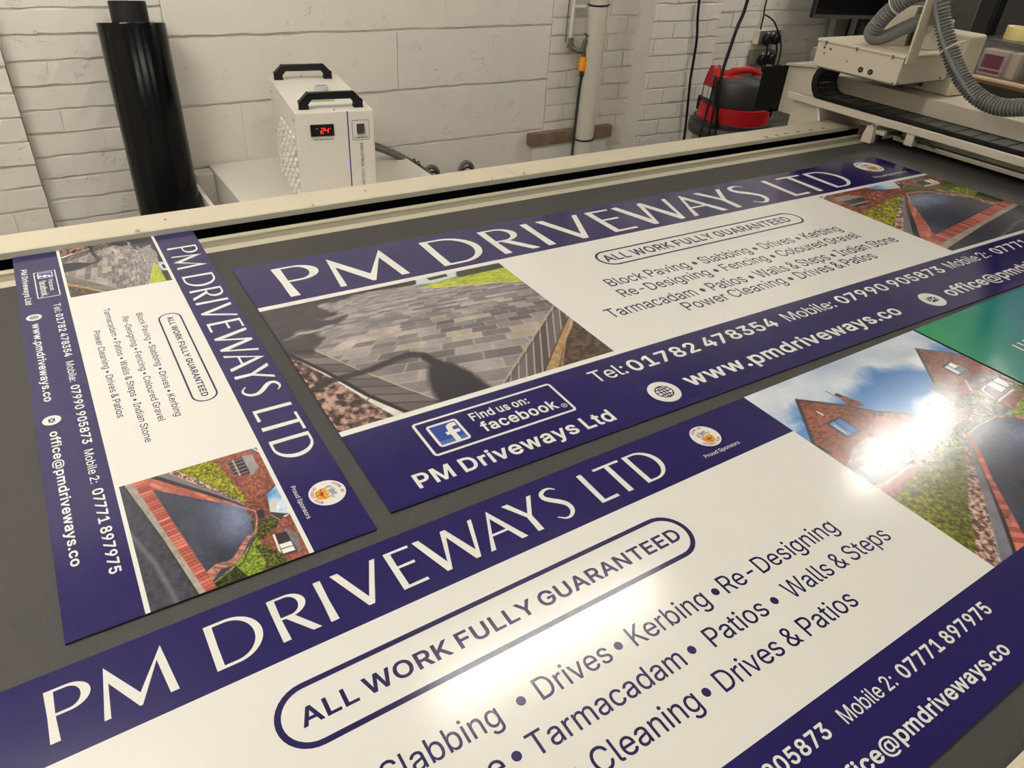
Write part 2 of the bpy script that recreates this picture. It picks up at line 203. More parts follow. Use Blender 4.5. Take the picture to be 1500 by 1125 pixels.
# ------------------------------------------------------------------ lettering
# outlines of the plain lettering (advance, then loops of x, y)
GLYPHS = json.loads(r'''{"A":[480,[16,0,201,509,276,509,463,0,395,0,257,394,232,478,245,478,191,302,85,0],[110,142,110,199,370,199,370,142]],"B":[456,[60,0,60,509,266,508,310,499,329,491,359,469,381,442,394,410,398,374,392,331,373,301,347,280,315,267,315,262,339,257,374,237,394,216,409,189,417,155,417,117,408,83,390,52,362,28,324,10,301,4,247,0],[125,57,272,58,296,63,315,70,330,80,349,105,354,120,355,149,348,173,327,203,306,218,279,228,248,231,125,231],[125,285,252,286,277,291,299,302,323,326,333,348,336,372,330,403,323,417,313,429,299,439,283,446,240,452,125,452]],"C":[510,[235,-5,205,1,177,11,150,25,126,42,104,63,70,115,57,146,48,179,42,215,40,254,42,293,48,329,57,362,70,393,86,421,104,445,126,466,150,484,177,498,205,508,235,514,286,515,323,509,357,498,402,471,427,447,448,418,469,367,473,348,408,348,401,373,375,413,348,435,304,452,267,456,223,450,203,443,166,419,150,403,125,364,109,314,103,254,109,194,125,145,137,123,166,89,184,76,203,66,245,54,280,53,327,64,348,74,375,96,401,136,408,160,473,160,457,107,428,62,388,28,357,11,305,-4,286,-6]],"D":[502,[219,0,96,0,96,57,244,58,296,70,318,81,337,94,354,110,368,128,388,172,398,226,398,285,388,337,379,361,368,381,338,415,320,428,275,446,221,452,93,452,93,509,225,509,261,507,294,501,325,492,353,478,377,461,399,441,418,418,433,391,446,361,455,329,460,293,462,255,460,217,455,181,446,149,433,119,417,92,398,68,376,48,351,31,322,17,291,8,256,2],[125,509,125,0,60,0,60,509]],"E":[419,[60,0,60,509,372,509,372,452,125,452,125,286,355,286,355,229,125,229,125,57,375,57,375,0]],"F":[410,[60,0,60,509,369,509,369,452,125,452,125,278,346,278,346,221,125,221,125,0]],"G":[520,[269,-7,236,-5,205,1,176,11,149,25,125,43,104,64,85,88,69,116,47,179,42,215,40,254,42,293,47,329,69,393,85,421,103,445,125,466,149,484,175,498,203,508,233,514,285,515,340,504,389,480,429,445,458,401,474,349,408,349,387,393,365,420,337,439,304,452,265,456,222,450,202,443,166,419,150,404,125,364,109,314,103,254,109,194,125,145,151,105,184,76,203,66,246,54,290,54,328,63,360,81,386,107,404,141,414,180,415,202,434,199,283,199,283,256,478,256,476,170,471,141,463,115,451,91,436,69,419,50,399,33,377,19,352,8,326,0,298,-5]],"H":[517,[60,0,60,509,125,509,125,289,392,289,392,509,457,509,457,0,392,0,392,232,125,232,125,0]],"I":[300,[31,0,31,57,118,57,118,452,31,452,31,509,269,509,269,452,183,452,183,57,269,57,269,0]],"J":[396,[185,-7,153,-4,124,3,98,15,75,33,57,55,44,81,36,111,33,173,98,173,99,123,111,88,122,74,134,64,149,56,166,51,204,51,220,56,248,74,266,104,272,145,272,509,336,509,336,145,334,111,326,81,313,55,294,33,271,15,246,3,217,-4]],"K":[467,[104,145,104,216,212,344,364,509,448,509,231,276,228,276],[60,0,60,509,125,509,125,0],[372,0,188,259,228,309,449,0]],"L":[393,[60,0,60,509,125,509,125,57,361,57,361,0]],"M":[628,[60,0,60,509,152,509,322,49,307,49,352,187,476,509,568,509,568,0,504,0,507,457,513,457,456,291,342,0,286,0,112,457,119,457,122,291,122,0]],"N":[523,[60,0,60,509,136,509,388,107,414,55,405,54,399,195,399,509,463,509,463,0,387,0,108,452,119,454,125,291,125,0]],"O":[533,[267,-7,235,-5,205,1,177,11,150,25,126,42,105,63,86,88,70,115,57,146,48,179,42,215,40,254,42,293,48,329,57,362,70,393,86,421,105,445,126,466,150,484,177,498,205,508,235,514,267,516,299,514,329,508,357,498,384,484,408,466,429,445,448,421,464,393,477,362,486,329,491,293,493,254,491,215,486,179,477,146,464,115,448,88,429,63,408,42,384,25,357,11,329,1,299,-5],[289,54,330,66,349,76,367,89,383,105,408,144,418,168,425,194,429,223,429,286,425,314,418,341,408,365,383,404,367,420,349,433,330,443,310,450,267,456,223,450,203,443,184,433,151,404,125,364,109,314,103,254,109,194,125,144,137,123,167,89,184,76,203,66,245,54]],"P":[445,[60,0,60,509,235,509,289,503,312,497,350,476,379,447,390,430,404,391,409,348,404,304,390,265,366,233,332,207,289,191,263,187,109,186,109,242,252,243,284,250,318,272,327,282,342,319,344,362,333,402,318,423,297,439,268,449,232,452,125,452,125,0]],"Q":[533,[245,159,313,159,468,-48,401,-48],[267,-7,235,-5,205,1,177,11,150,25,126,42,105,63,86,88,70,115,57,146,48,179,42,215,40,254,42,293,48,329,57,362,70,393,86,421,105,445,126,466,150,484,177,498,205,508,235,514,267,516,299,514,329,508,357,498,384,484,408,466,429,445,448,421,464,393,477,362,486,329,491,293,493,254,491,215,486,179,477,146,464,115,448,88,429,63,408,42,384,25,357,11,329,1,299,-5],[289,54,330,66,349,76,367,89,383,105,408,144,418,168,425,194,429,223,429,286,425,314,418,341,408,365,383,404,367,420,349,433,330,443,310,450,267,456,223,450,203,443,184,433,151,404,125,364,109,314,103,254,109,194,125,144,137,123,167,89,184,76,203,66,245,54]],"R":[449,[60,0,60,509,236,509,290,504,333,489,367,465,380,450,399,415,405,395,409,352,405,309,390,271,380,255,367,240,333,217,289,203,264,199,96,198,96,255,252,256,284,262,309,273,327,290,339,312,345,352,339,393,319,425,298,440,269,449,233,452,125,452,125,0],[353,0,230,229,303,229,428,0]],"S":[447,[197,-8,149,1,108,19,76,45,54,77,41,115,38,137,104,137,110,110,123,88,142,71,166,59,209,50,257,52,286,60,321,82,336,102,345,126,345,151,338,171,316,193,296,205,154,249,128,260,105,274,86,289,71,307,60,326,54,348,53,393,65,431,87,463,119,488,158,506,227,516,275,511,316,498,351,476,377,449,387,433,399,397,401,378,337,378,334,396,316,426,286,447,247,457,209,458,167,448,145,435,123,409,116,387,116,363,124,342,148,319,212,293,312,264,359,238,379,220,395,198,405,171,408,139,407,118,403,99,396,81,374,48,343,21,302,2,252,-8]],"T":[449,[32,452,32,509,417,509,417,452,257,452,257,0,193,0,193,452]],"U":[517,[230,-7,177,5,154,15,114,43,98,60,74,101,66,124,60,173,60,509,124,509,125,160,133,128,150,99,160,87,187,68,220,56,259,52,298,56,331,68,357,87,377,113,389,144,393,178,393,509,457,509,456,148,451,124,433,80,419,60,403,43,363,15,340,5,288,-7]],"V":[480,[204,0,16,509,84,509,248,31,235,31,290,206,395,509,463,509,278,0]],"W":[686,[155,0,16,509,82,509,197,40,189,40,224,196,306,509,380,509,497,40,488,40,523,196,603,509,670,509,530,0,455,0,347,410,336,475,350,475,318,323,230,0]],"X":[474,[18,0,217,284,217,236,29,509,104,509,243,292,232,292,298,400,374,509,446,509,259,239,259,287,456,0,382,0,245,203,230,231,244,231,182,129,91,0]],"Y":[472,[203,0,203,208,16,509,91,509,229,279,250,230,224,230,265,318,381,509,455,509,268,208,268,0]],"Z":[438,[42,0,42,46,341,476,348,454,40,452,40,509,397,509,397,462,97,33,90,54,214,57,399,57,399,0]],"a":[389,[142,-8,110,-1,80,12,57,32,40,58,31,90,31,123,43,161,67,187,125,211,259,232,270,238,276,255,271,288,256,311,240,322,220,329,171,329,140,318,107,288,100,274,41,291,48,308,67,335,104,364,148,379,179,384,227,382,275,367,296,353,315,333,329,306,336,272,337,0,277,0,277,52,272,52,252,25,226,6,190,-6],[187,46,216,53,239,66,257,83,269,104,276,138,276,190,134,159,103,139,95,124,92,95,102,72,121,56,149,47]],"b":[424,[198,-5,172,4,138,31,118,59,112,59,112,0,53,0,53,509,114,509,114,319,118,319,144,353,171,373,212,384,252,383,294,371,313,361,345,332,359,313,370,293,379,270,389,218,389,160,379,108,370,84,346,45,313,16,294,5,252,-7],[237,48,253,51,267,57,291,76,309,101,321,133,328,189,325,227,316,261,301,290,280,311,253,325,237,329,203,329,174,320,150,302,132,278,120,247,113,210,113,169,125,115,140,86,162,65,188,51,204,48]],"c":[396,[182,-7,159,-2,117,16,98,30,68,64,46,108,36,159,34,187,40,243,46,268,68,312,98,346,117,360,137,371,182,383,234,383,284,368,315,349,347,312,362,277,303,262,281,301,250,322,226,329,189,329,158,319,134,300,115,274,103,242,96,187,99,151,108,117,134,76,158,57,173,51,207,46,250,54,282,76,302,110,304,117,363,102,348,67,334,46,306,21,261,-1,221,-8]],"d":[424,[172,-7,130,5,94,29,79,45,55,84,39,133,35,160,35,218,39,245,55,293,79,332,112,361,131,371,173,383,213,384,241,378,263,367,287,346,306,319,311,319,311,509,372,509,372,0,313,0,313,59,307,59,280,24,263,10,241,-1,212,-7],[221,48,236,51,263,65,284,86,293,100,305,132,312,189,309,229,300,263,284,291,263,312,251,320,221,329,187,329,157,319,133,301,115,276,103,245,96,189,99,151,115,101,134,76,158,57,172,51,188,48]],"e":[404,[185,-7,161,-2,117,16,98,30,68,64,46,108,35,159,35,215,39,242,55,290,67,311,97,346,135,370,157,378,180,383,221,384,251,379,294,361,331,329,350,299,363,263,368,242,371,169,75,169,75,221,338,221,310,202,307,237,298,269,283,294,263,314,237,326,205,330,173,326,159,321,135,304,116,282,103,256,96,211,97,157,104,122,118,92,139,70,151,61,179,50,212,46,263,56,292,80,306,105,365,91,353,63,335,39,298,11,249,-5]],"f":[254,[228,379,228,327,6,327,6,379],[81,0,82,447,84,461,96,486,113,505,135,519,174,529,243,521,227,468,195,474,171,470,154,460,145,443,142,419,142,0]],"g":[425,[168,-148,134,-140,105,-127,73,-101,51,-69,101,-41,128,-72,154,-88,192,-97,229,-96,249,-92,267,-85,282,-75,295,-62,304,-47,310,-28,311,68,306,68,280,34,263,21,241,11,212,5,173,6,152,10,132,17,95,39,80,53,55,90,39,136,35,163,35,220,39,246,55,293,66,314,95,347,112,361,131,371,173,383,213,384,242,378,264,367,288,346,308,319,313,319,313,379,372,379,371,-32,367,-54,360,-73,350,-90,324,-117,291,-136,251,-147,229,-150],[222,60,251,68,275,84,293,107,305,137,312,172,312,212,300,264,285,291,264,312,251,320,222,329,188,329,158,320,134,302,115,277,103,246,96,193,99,155,116,108,134,85,158,68,188,60]],"h":[410,[114,0,53,0,53,509,114,509,114,287,102,287,112,312,137,349,152,362,169,372,187,379,227,384,264,380,280,376,309,360,332,336,348,304,356,264,357,0,296,0,295,256,283,291,273,304,260,315,246,323,229,328,184,326,150,311,126,283,114,243]],"i":[167,[53,0,53,379,114,379,114,0],[67,446,60,449,44,468,41,483,44,499,60,517,75,523,100,521,114,512,126,491,126,475,114,455,100,446,92,444]],"j":[167,[53,379,114,379,113,-47,107,-77,95,-102,76,-122,52,-135,21,-142,-10,-143,-10,-87,14,-86,34,-78,46,-64,52,-42],[67,446,53,455,44,468,41,483,44,499,53,512,67,521,83,524,100,521,114,512,123,499,126,483,123,468,107,449,92,444]],"k":[381,[110,137,110,212,121,212,284,379,360,379,184,199,177,199],[53,0,53,509,114,509,114,0],[294,0,148,186,191,229,372,0]],"l":[189,[119,-1,101,3,86,10,74,20,58,47,54,65,53,509,114,509,115,77,120,62,130,54,170,54,181,3,145,-2]],"m":[610,[53,0,53,379,112,379,112,295,108,295,118,323,132,346,161,370,195,384,239,385,257,380,273,372,287,361,309,331,321,295,312,295,322,321,337,343,368,369,394,380,437,386,468,383,497,372,522,354,541,328,553,296,557,255,557,0,496,0,496,254,490,289,483,302,473,313,447,326,406,330,374,320,351,299,338,270,335,247,335,0,274,0,273,275,262,301,242,320,229,326,188,330,168,325,148,314,132,299,117,266,114,253,114,0]],"n":[410,[114,0,53,0,53,379,112,379,112,287,102,287,112,312,137,349,152,362,169,372,187,379,227,384,264,380,280,376,309,360,332,336,348,304,356,264,357,0,296,0,295,256,283,291,273,304,260,315,246,323,229,328,184,326,150,311,126,283,114,243]],"o":[415,[182,-7,159,-2,117,16,98,30,68,64,46,108,36,159,34,187,40,243,46,268,68,312,98,346,117,360,137,371,182,383,233,383,278,371,299,360,333,330,347,312,369,268,376,243,380,216,380,159,376,133,369,108,347,64,317,30,299,16,256,-2,233,-7],[207,46,242,51,257,57,282,76,300,102,316,151,319,187,316,224,307,258,292,287,282,300,257,319,226,329,189,329,158,319,134,300,115,274,103,242,96,187,99,151,108,117,134,76,158,57,173,51]],"p":[424,[53,-143,53,379,112,379,112,319,118,319,144,353,171,373,212,384,252,383,294,371,313,361,345,332,359,313,370,293,379,270,389,218,389,160,379,108,370,84,346,45,313,16,294,5,252,-7,198,-5,162,10,138,31,118,59,114,59,114,-143],[237,48,253,51,267,57,291,76,309,101,321,133,328,189,325,227,316,261,301,290,280,311,253,325,237,329,203,329,174,320,150,302,132,278,120,247,113,210,113,169,125,115,140,86,162,65,188,51,204,48]],"q":[424,[372,-143,311,-143,311,59,306,59,280,24,263,10,241,-1,212,-7,172,-7,130,5,94,29,79,45,55,84,39,133,35,160,35,218,39,245,55,293,79,332,112,361,131,371,173,383,213,384,241,378,263,367,287,346,307,319,313,319,313,379,372,379],[221,48,236,51,263,65,284,86,293,100,305,132,312,189,309,229,300,263,284,291,263,312,251,320,221,329,187,329,157,319,133,301,115,276,103,245,96,189,99,151,115,101,134,76,158,57,172,51,188,48]],"r":[259,[53,0,53,379,112,379,112,321,115,321,130,347,152,367,166,375,196,384,241,384,243,322,207,326,182,323,159,315,132,293,117,262,114,250,114,0]],"s":[365,[145,-5,112,3,84,18,62,38,45,63,36,94,94,107,105,79,124,60,150,49,181,45,200,46,232,55,255,71,267,91,265,121,254,136,237,147,125,177,87,196,72,208,61,222,53,237,48,255,48,290,51,305,65,332,87,354,131,377,167,384,206,384,239,378,267,366,290,349,314,316,324,290,268,277,258,298,243,316,219,328,187,333,156,329,131,317,114,299,110,289,112,258,124,243,157,227,254,202,275,194,306,171,317,158,325,142,330,125,330,90,321,61,302,35,276,15,260,6,223,-5,203,-7]],"t":[227,[204,379,204,327,6,327,6,379],[65,471,126,471,128,76,136,61,150,53,202,54,213,2,168,-4,145,-3,125,2,107,10,92,21,80,35,72,52,67,71,65,93]],"u":[410,[164,-4,130,4,101,20,78,44,62,76,54,116,53,379,114,379,115,123,119,105,137,75,150,64,164,56,200,50,226,53,249,62,276,86,289,109,295,137,296,379,357,379,357,0,298,0,298,92,307,92,297,67,286,47,272,30,257,17,240,7,222,0,203,-4]],"v":[389,[163,0,17,379,84,379,187,87,206,21,184,21,224,155,305,379,371,379,226,0]],"w":[567,[138,0,23,379,87,379,170,67,175,41,165,41,206,214,252,379,316,379,397,67,402,41,391,41,434,214,480,379,545,379,429,0,368,0,277,338,291,338,248,172,199,0]],"x":[379,[21,0,171,218,171,171,29,379,100,379,207,206,175,206,233,306,282,379,352,379,209,169,209,214,358,0,287,0,173,182,205,182,148,85,91,0]],"y":[389,[47,-139,61,-86,96,-90,118,-84,136,-67,151,-36,163,-1,17,379,84,379,187,87,206,21,184,21,224,155,305,379,371,379,198,-72,177,-107,150,-130,117,-143]],"z":[380,[42,0,42,46,254,320,254,323,48,323,48,379,333,379,333,331,126,60,126,56,339,56,339,0]],"0":[453,[227,-7,199,-5,174,1,151,11,130,24,111,41,80,86,69,113,53,178,49,214,49,294,53,330,69,395,95,447,130,484,151,498,174,508,200,514,227,516,254,514,279,508,302,498,323,484,342,467,358,447,384,395,400,330,404,294,404,214,400,178,384,113,373,86,359,62,342,41,323,24,302,11,279,1,254,-5],[245,51,276,63,303,87,323,122,336,168,343,223,343,285,336,341,323,387,303,422,276,446,245,458,227,460,209,458,177,446,151,422,131,387,117,341,110,285,110,223,117,168,131,122,140,103,163,74,177,63,209,51]],"1":[453,[76,0,76,55,391,55,391,0],[276,509,276,0,212,0,212,448,209,448,86,358,86,427,198,509]],"2":[453,[64,0,64,47,299,305,315,337,320,360,317,397,308,419,293,436,262,454,224,460,196,457,162,441,145,424,130,390,127,362,66,362,67,384,77,424,86,442,111,473,126,486,162,505,182,511,225,516,268,511,306,497,337,474,350,461,370,428,380,392,378,345,365,304,322,241,153,60,153,57,389,57,389,0]],"3":[453,[195,-6,152,2,114,19,83,43,70,57,52,91,46,111,44,132,109,132,115,107,126,87,154,64,191,52,234,51,262,56,287,67,307,83,321,104,328,130,326,172,316,196,299,217,275,234,242,244,201,248,157,248,157,299,288,448,288,452,70,452,70,509,372,509,372,461,211,278,211,289,239,290,287,284,308,276,344,253,359,239,381,205,392,166,392,123,380,84,358,50,327,23,309,12,266,-2,243,-6]],"4":[453,[40,105,40,158,247,509,311,509,109,166,109,163,413,163,413,105],[282,0,282,318,343,318,343,0]],"5":[453,[199,-6,159,3,123,21,94,45,73,76,66,93,60,130,122,130,127,108,145,80,173,60,208,50,250,53,276,64,307,92,320,117,327,146,327,178,320,208,306,233,286,254,262,269,233,276,192,275,156,264,128,246,67,253,96,509,366,509,366,452,151,452,134,301,178,325,229,334,279,326,308,314,334,296,364,260,379,231,388,199,391,163,390,139,379,95,357,57,327,27,309,15,268,-1,245,-5]],"6":[453,[203,-5,161,5,125,26,109,40,84,74,75,94,65,138,65,180,73,219,89,261,137,340,252,509,322,509,151,261,145,261,165,288,196,307,224,314,257,313,298,303,316,295,346,271,359,257,370,240,384,201,388,180,388,134,384,112,368,73,343,39,310,14,271,-2,249,-6],[241,49,267,56,299,79,314,101,327,142,327,173,320,201,307,225,289,244,267,258,241,264,198,262,174,252,153,235,138,214,128,188,125,158,128,128,145,90,163,70,186,56,212,49]],"7":[453,[97,0,323,448,323,452,62,452,62,509,391,509,391,449,165,0]],"8":[453,[201,-6,156,3,117,21,86,47,64,78,57,96,53,115,55,166,65,195,90,231,125,256,153,265,119,282,105,293,83,324,72,360,70,380,75,417,90,450,114,477,146,498,164,506,204,514,226,516,269,511,288,506,323,488,350,464,370,434,377,417,382,380,376,342,369,324,347,293,318,273,300,267,339,249,362,231,380,208,393,181,400,151,399,115,395,96,388,78,366,47,352,33,317,11,275,-2,251,-6],[258,52,285,60,307,74,323,91,333,113,337,139,329,177,314,199,295,216,270,228,242,234,196,232,169,223,147,208,130,189,119,165,115,139,119,113,129,91,145,74,167,60,210,50],[252,292,284,306,307,330,316,351,319,376,313,410,294,437,264,454,226,460,188,454,167,444,151,429,139,410,133,376,139,341,151,321,178,300,213,290]],"9":[453,[226,516,271,510,310,494,328,482,356,452,368,434,384,393,388,371,388,328,380,290,363,248,315,168,200,0,130,0,301,248,307,248,294,227,257,202,228,195,175,199,137,214,106,237,83,269,74,287,68,307,64,352,65,375,75,417,96,454,125,483,162,504,203,514],[199,457,174,446,145,419,133,395,126,367,126,336,138,295,163,265,186,251,212,244,240,244,267,251,299,273,314,295,327,335,327,366,320,394,307,419,290,438,267,452,241,459]],"&":[448,[173,-6,129,4,93,22,65,47,45,78,35,114,37,163,47,189,73,224,140,279,242,357,258,382,262,405,258,427,253,437,237,452,215,460,184,459,161,449,145,431,137,408,139,380,155,346,438,0,364,0,94,331,78,370,75,398,79,430,91,458,109,481,134,499,165,510,182,513,218,513,251,505,279,491,300,471,315,447,323,419,322,382,305,342,275,308,128,195,104,164,98,143,100,108,109,87,133,63,166,49,193,46,237,54,265,66,290,84,321,121,342,168,349,224,408,224,405,180,397,144,371,92,320,34,289,14,234,-3,215,-6]],".":[188,[86,-4,70,3,57,16,50,32,50,50,57,66,70,79,86,86,104,86,121,79,138,59,141,41,138,24,128,9,113,-1,104,-4]],":":[188,[86,-4,70,3,57,16,50,32,50,50,57,66,70,79,86,86,104,86,121,79,138,59,141,41,138,24,128,9,113,-1,104,-4],[78,274,63,284,50,307,50,325,57,342,78,359,95,362,113,359,128,349,138,334,141,316,138,299,128,284,113,274,104,272]],"-":[453,[337,244,337,188,114,188,114,244]],"@":[676,[319,-134,284,-130,221,-114,167,-88,122,-53,87,-8,61,46,45,109,40,179,46,248,52,280,61,309,87,363,104,387,144,427,167,444,192,458,249,480,314,490,349,492,415,486,445,479,498,457,543,426,579,387,607,343,625,294,634,242,631,142,625,107,615,76,590,38,579,28,551,15,507,11,466,20,449,29,434,42,425,59,423,68,420,68,408,48,376,22,345,14,305,14,285,18,267,25,251,35,224,62,204,96,192,137,188,182,193,226,207,265,228,297,257,322,291,338,310,342,360,340,385,331,404,319,416,306,419,306,419,335,474,335,474,100,485,74,499,63,518,59,540,63,557,76,568,97,576,127,581,215,573,280,567,301,537,357,507,388,471,414,427,432,402,438,347,442,292,438,242,424,199,402,164,372,135,334,115,289,107,263,99,208,99,147,107,91,124,43,135,21,165,-17,201,-46,246,-68,298,-81,385,-84,489,-59,504,-107,397,-133,369,-135],[359,68,372,72,392,86,407,106,419,148,422,185,416,236,406,260,381,282,345,291,317,291,293,284,273,269,252,239,242,199,244,154,256,112,270,90,289,74,315,66]],"\u2022":[389,[180,93,139,107,117,124,93,160,86,187,86,217,93,244,108,269,127,288,152,303,180,310,209,310,237,303,272,279,289,257,300,231,304,202,300,173,289,147,272,124,249,107,223,96,209,93]]}''')
def _prep(loops, grow):
    out = []
    def inside(p, l):
        c = False
        for (x1, y1), (x2, y2) in zip(l, l[1:] + l[:1]):
            if (y1 > p[1]) != (y2 > p[1]) and p[0] < (x2-x1)*(p[1]-y1)/(y2-y1) + x1: c = not c
        return c
    for i, l in enumerate(loops):
        depth = sum(all(inside(q, m) for q in l + [((a[0]+b[0])/2, (a[1]+b[1])/2) for a, b in zip(l, l[1:] + l[:1])]) for j, m in enumerate(loops) if j != i)
        A = sum(x1*y2 - x2*y1 for (x1, y1), (x2, y2) in zip(l, l[1:] + l[:1]))
        if (A > 0) == (depth % 2 == 1): l = l[::-1]        # outer loops anticlockwise, holes clockwise
        if grow:
            q = []
            n = len(l)
            for k in range(n):
                a, b, c = l[k-1], l[k], l[(k+1) % n]
                d1 = Vector((b[0]-a[0], b[1]-a[1])).normalized(); d2 = Vector((c[0]-b[0], c[1]-b[1])).normalized()
                n1 = Vector((d1.y, -d1.x)); n2 = Vector((d2.y, -d2.x)); m = n1 + n2
                m = m / max(0.35, m.dot(n1)) if m.length > 1e-6 else n1
                q.append((b[0] + m.x*grow, b[1] + m.y*grow))
            l = q
        out.append(l)
    return out
_cache = {}
def glyph(ch, bold):
    k = (ch, bold)
    if k not in _cache:
        g = GLYPHS[ch]; loops = [list(zip(l[0::2], l[1::2])) for l in g[1:]]
        grow = (4 if not bold else (9 if ch == '@' else 19))
        L = _prep(loops, grow)
        _cache[k] = (g[0] + (30 if bold else 0), tris(L, True), [p[0] for l in L for p in l])
    return _cache[k]
CAP = {False: (-4, 513), True: (-19, 528)}
def text_tris(s, x0, x1, base, cap, bold=False):
    """triangles of a line of lettering whose ink runs from x0 to x1 (x1 None: natural width) with the given capital height"""
    x = 0.0; out = []; lo = 1e9; hi = -1e9
    for ch in s:
        if ch == ' ': x += 150; continue
        adv, T, xs = glyph(ch, bold)
        lo = min(lo, x + min(xs)); hi = max(hi, x + max(xs))
        out += [tuple((p[0] + x, p[1]) for p in t) for t in T]; x += adv
    b0, b1 = CAP[bold]; sy = cap / (b1 - b0); sx = sy if x1 is None else (x1 - x0) / (hi - lo)
    return [tuple((x0 + (p[0]-lo)*sx, base + (p[1]-b0)*sy) for p in t) for t in out]

# display capitals of the sign's title: thick and thin strokes, 70 units high, laid out as the whole line
def title_tris():
    G = []                                              # one list of outlines per letter
    def ccw(l, s=1):
        A = sum(x1*y2 - x2*y1 for (x1, y1), (x2, y2) in zip(l, l[1:] + l[:1])); return l if A*s > 0 else l[::-1]
    def P(*pts, holes=()): G.append([ccw(list(pts))] + [ccw(list(h), -1) for h in holes])
    def add(l): G[-1].append(ccw(list(l)))
    def bowl(x, cy, rx, ry, tx, ty, xs):
        o = [(xs, cy+ry)] + arc(x, cy, rx, ry, 90, -90, 26) + [(xs, cy-ry)]
        i = [(xs, cy-ry+ty)] + arc(x, cy, rx-tx, ry-ty, -90, 90, 26) + [(xs, cy+ry-ty)]
        add(o + i)
    P((0,70),(9.5,70),(8.8,35),(10.5,0),(0.5,0),(1,35)); bowl(22, 51.5, 23.5, 18.5, 10, 3.6, 5)
    P((61,71),(92,17),(123,71),(130.5,0),(121,0),(115.8,52),(91.5,0),(88.5,0),(63.2,47),(59.3,0),(52.5,0))
    P((172.5,70),(182,70),(181.5,35),(182,0),(172.5,0)); bowl(197, 35, 38, 35, 9.5, 4.2, 176)
    P((250.5,70),(260,70),(259.3,35),(261,0),(251,0)); bowl(272, 51.5, 23.5, 18.5, 9.5, 3.6, 255); add([(264,34),(276,34),(300,0),(289,0)])
    P((312.5,70),(322.5,70),(321.8,35),(322.8,0),(312,0),(313,35))
    P((336,70),(347,70),(369,13.5),(393.5,70),(401,70),(371.5,0),(363.5,0))
    P((413.5,70),(451,70),(450.5,65.5),(423,65.8),(422.6,41),(448,41.5),(448,36.5),(422.6,36.8),(423,4.5),(450.5,5),(451,0),(413.5,0))
    P((458,70),(468.5,70),(486.5,15),(503.5,70),(511.5,70),(532,15),(549,70),(556,70),(532.5,0),(525,0),(506.5,56),(486.5,0),(479,0))
    P((583,73),(612.5,0),(602,0),(593,24),(566,24),(557.5,0),(549.5,0), holes=[[(567.8,28.2),(591.4,28.2),(580.5,57)]])
    P((609,70),(620,70),(636.5,38.5),(655,70),(663,70),(640.5,32),(641,0),(631,0),(631.5,32))
    c = [tuple(p[:2]) for p in spline([(704.5,62,0),(697,68,0),(687.5,68.5,0),(678.5,63,0),(677.5,54,0),(684,45.5,0),(694.5,36,0),(702.5,25,0),(702,12,0),(693.5,3,0),(683,1.8,0),(672.5,10,0)], 6)]
    n = len(c); P(*ribbon_loop(c, [2.2 + 7.2*math.sin(math.pi*i/(n-1))**1.3 for i in range(n)]))
    P((752,70),(761.5,70),(761,5),(786,6),(787,0),(752,0))
    P((784,70),(837.5,70),(837,65),(815.5,65.3),(816,0),(805.5,0),(806,65.3),(784.5,65))
    P((847,70),(856.5,70),(856,35),(856.5,0),(847,0)); bowl(868, 35, 35.5, 35, 9.3, 4.2, 851)
    T = [tris(g, True) for g in G]
    return [sum(T[a:b], []) for a, b in ((0, 2), (2, 11), (11, 14))]
TITLE = title_tris(); TITLE_W = 903.5
# ------------------------------------------------------------------ materials
GLOSS = dict(spec=0.6, rough=0.13, bump=(520, 0.10, 0.0006))
M_NAVY = mat('navy print', (26, 18, 80), **GLOSS)
M_WHITE = mat('white print', (220, 218, 211), **GLOSS)
M_EDGE = mat('board edge', (34, 32, 38), 0.5)
M_INK = mat('navy lettering', (30, 23, 74), **GLOSS)
M_FB = mat('badge blue', (40, 66, 140), **GLOSS); M_FB2 = mat('badge light blue', (70, 100, 170), **GLOSS)
M_GOLD = mat('crest gold', (206, 148, 40), **GLOSS); M_GOLD2 = mat('crest brown', (150, 92, 26), **GLOSS)
M_GREY = mat('crest grey', (168, 172, 176), **GLOSS); M_GREY2 = mat('crest dark grey', (104, 108, 114), **GLOSS); M_RED = mat('crest red', (150, 36, 40), **GLOSS)
M_PRINT = mat('photo print', (128, 128, 128), **GLOSS)
_nt = M_PRINT.node_tree; _a = _nt.nodes.new('ShaderNodeAttribute'); _a.attribute_name = 'print'
_nt.links.new(_a.outputs['Color'], _nt.nodes['Principled BSDF'].inputs['Base Color'])
M_GREEN = mat('green and teal print', (0, 128, 96), **GLOSS)
_nt = M_GREEN.node_tree; _tc = _nt.nodes.new('ShaderNodeTexCoord'); _sp = _nt.nodes.new('ShaderNodeSeparateXYZ'); _ad = _nt.nodes.new('ShaderNodeMath'); _ad.operation = 'SUBTRACT'
_rp = _nt.nodes.new('ShaderNodeValToRGB'); _rp.color_ramp.elements[0].color = lin(0, 140, 84); _rp.color_ramp.elements[1].color = lin(0, 112, 132); _rp.color_ramp.elements[0].position = 0.06; _rp.color_ramp.elements[1].position = 0.42
_nt.links.new(_tc.outputs['Object'], _sp.inputs[0]); _nt.links.new(_sp.outputs[0], _ad.inputs[0]); _nt.links.new(_sp.outputs[1], _ad.inputs[1])
_nt.links.new(_ad.outputs[0], _rp.inputs[0]); _nt.links.new(_rp.outputs[0], _nt.nodes['Principled BSDF'].inputs['Base Color'])

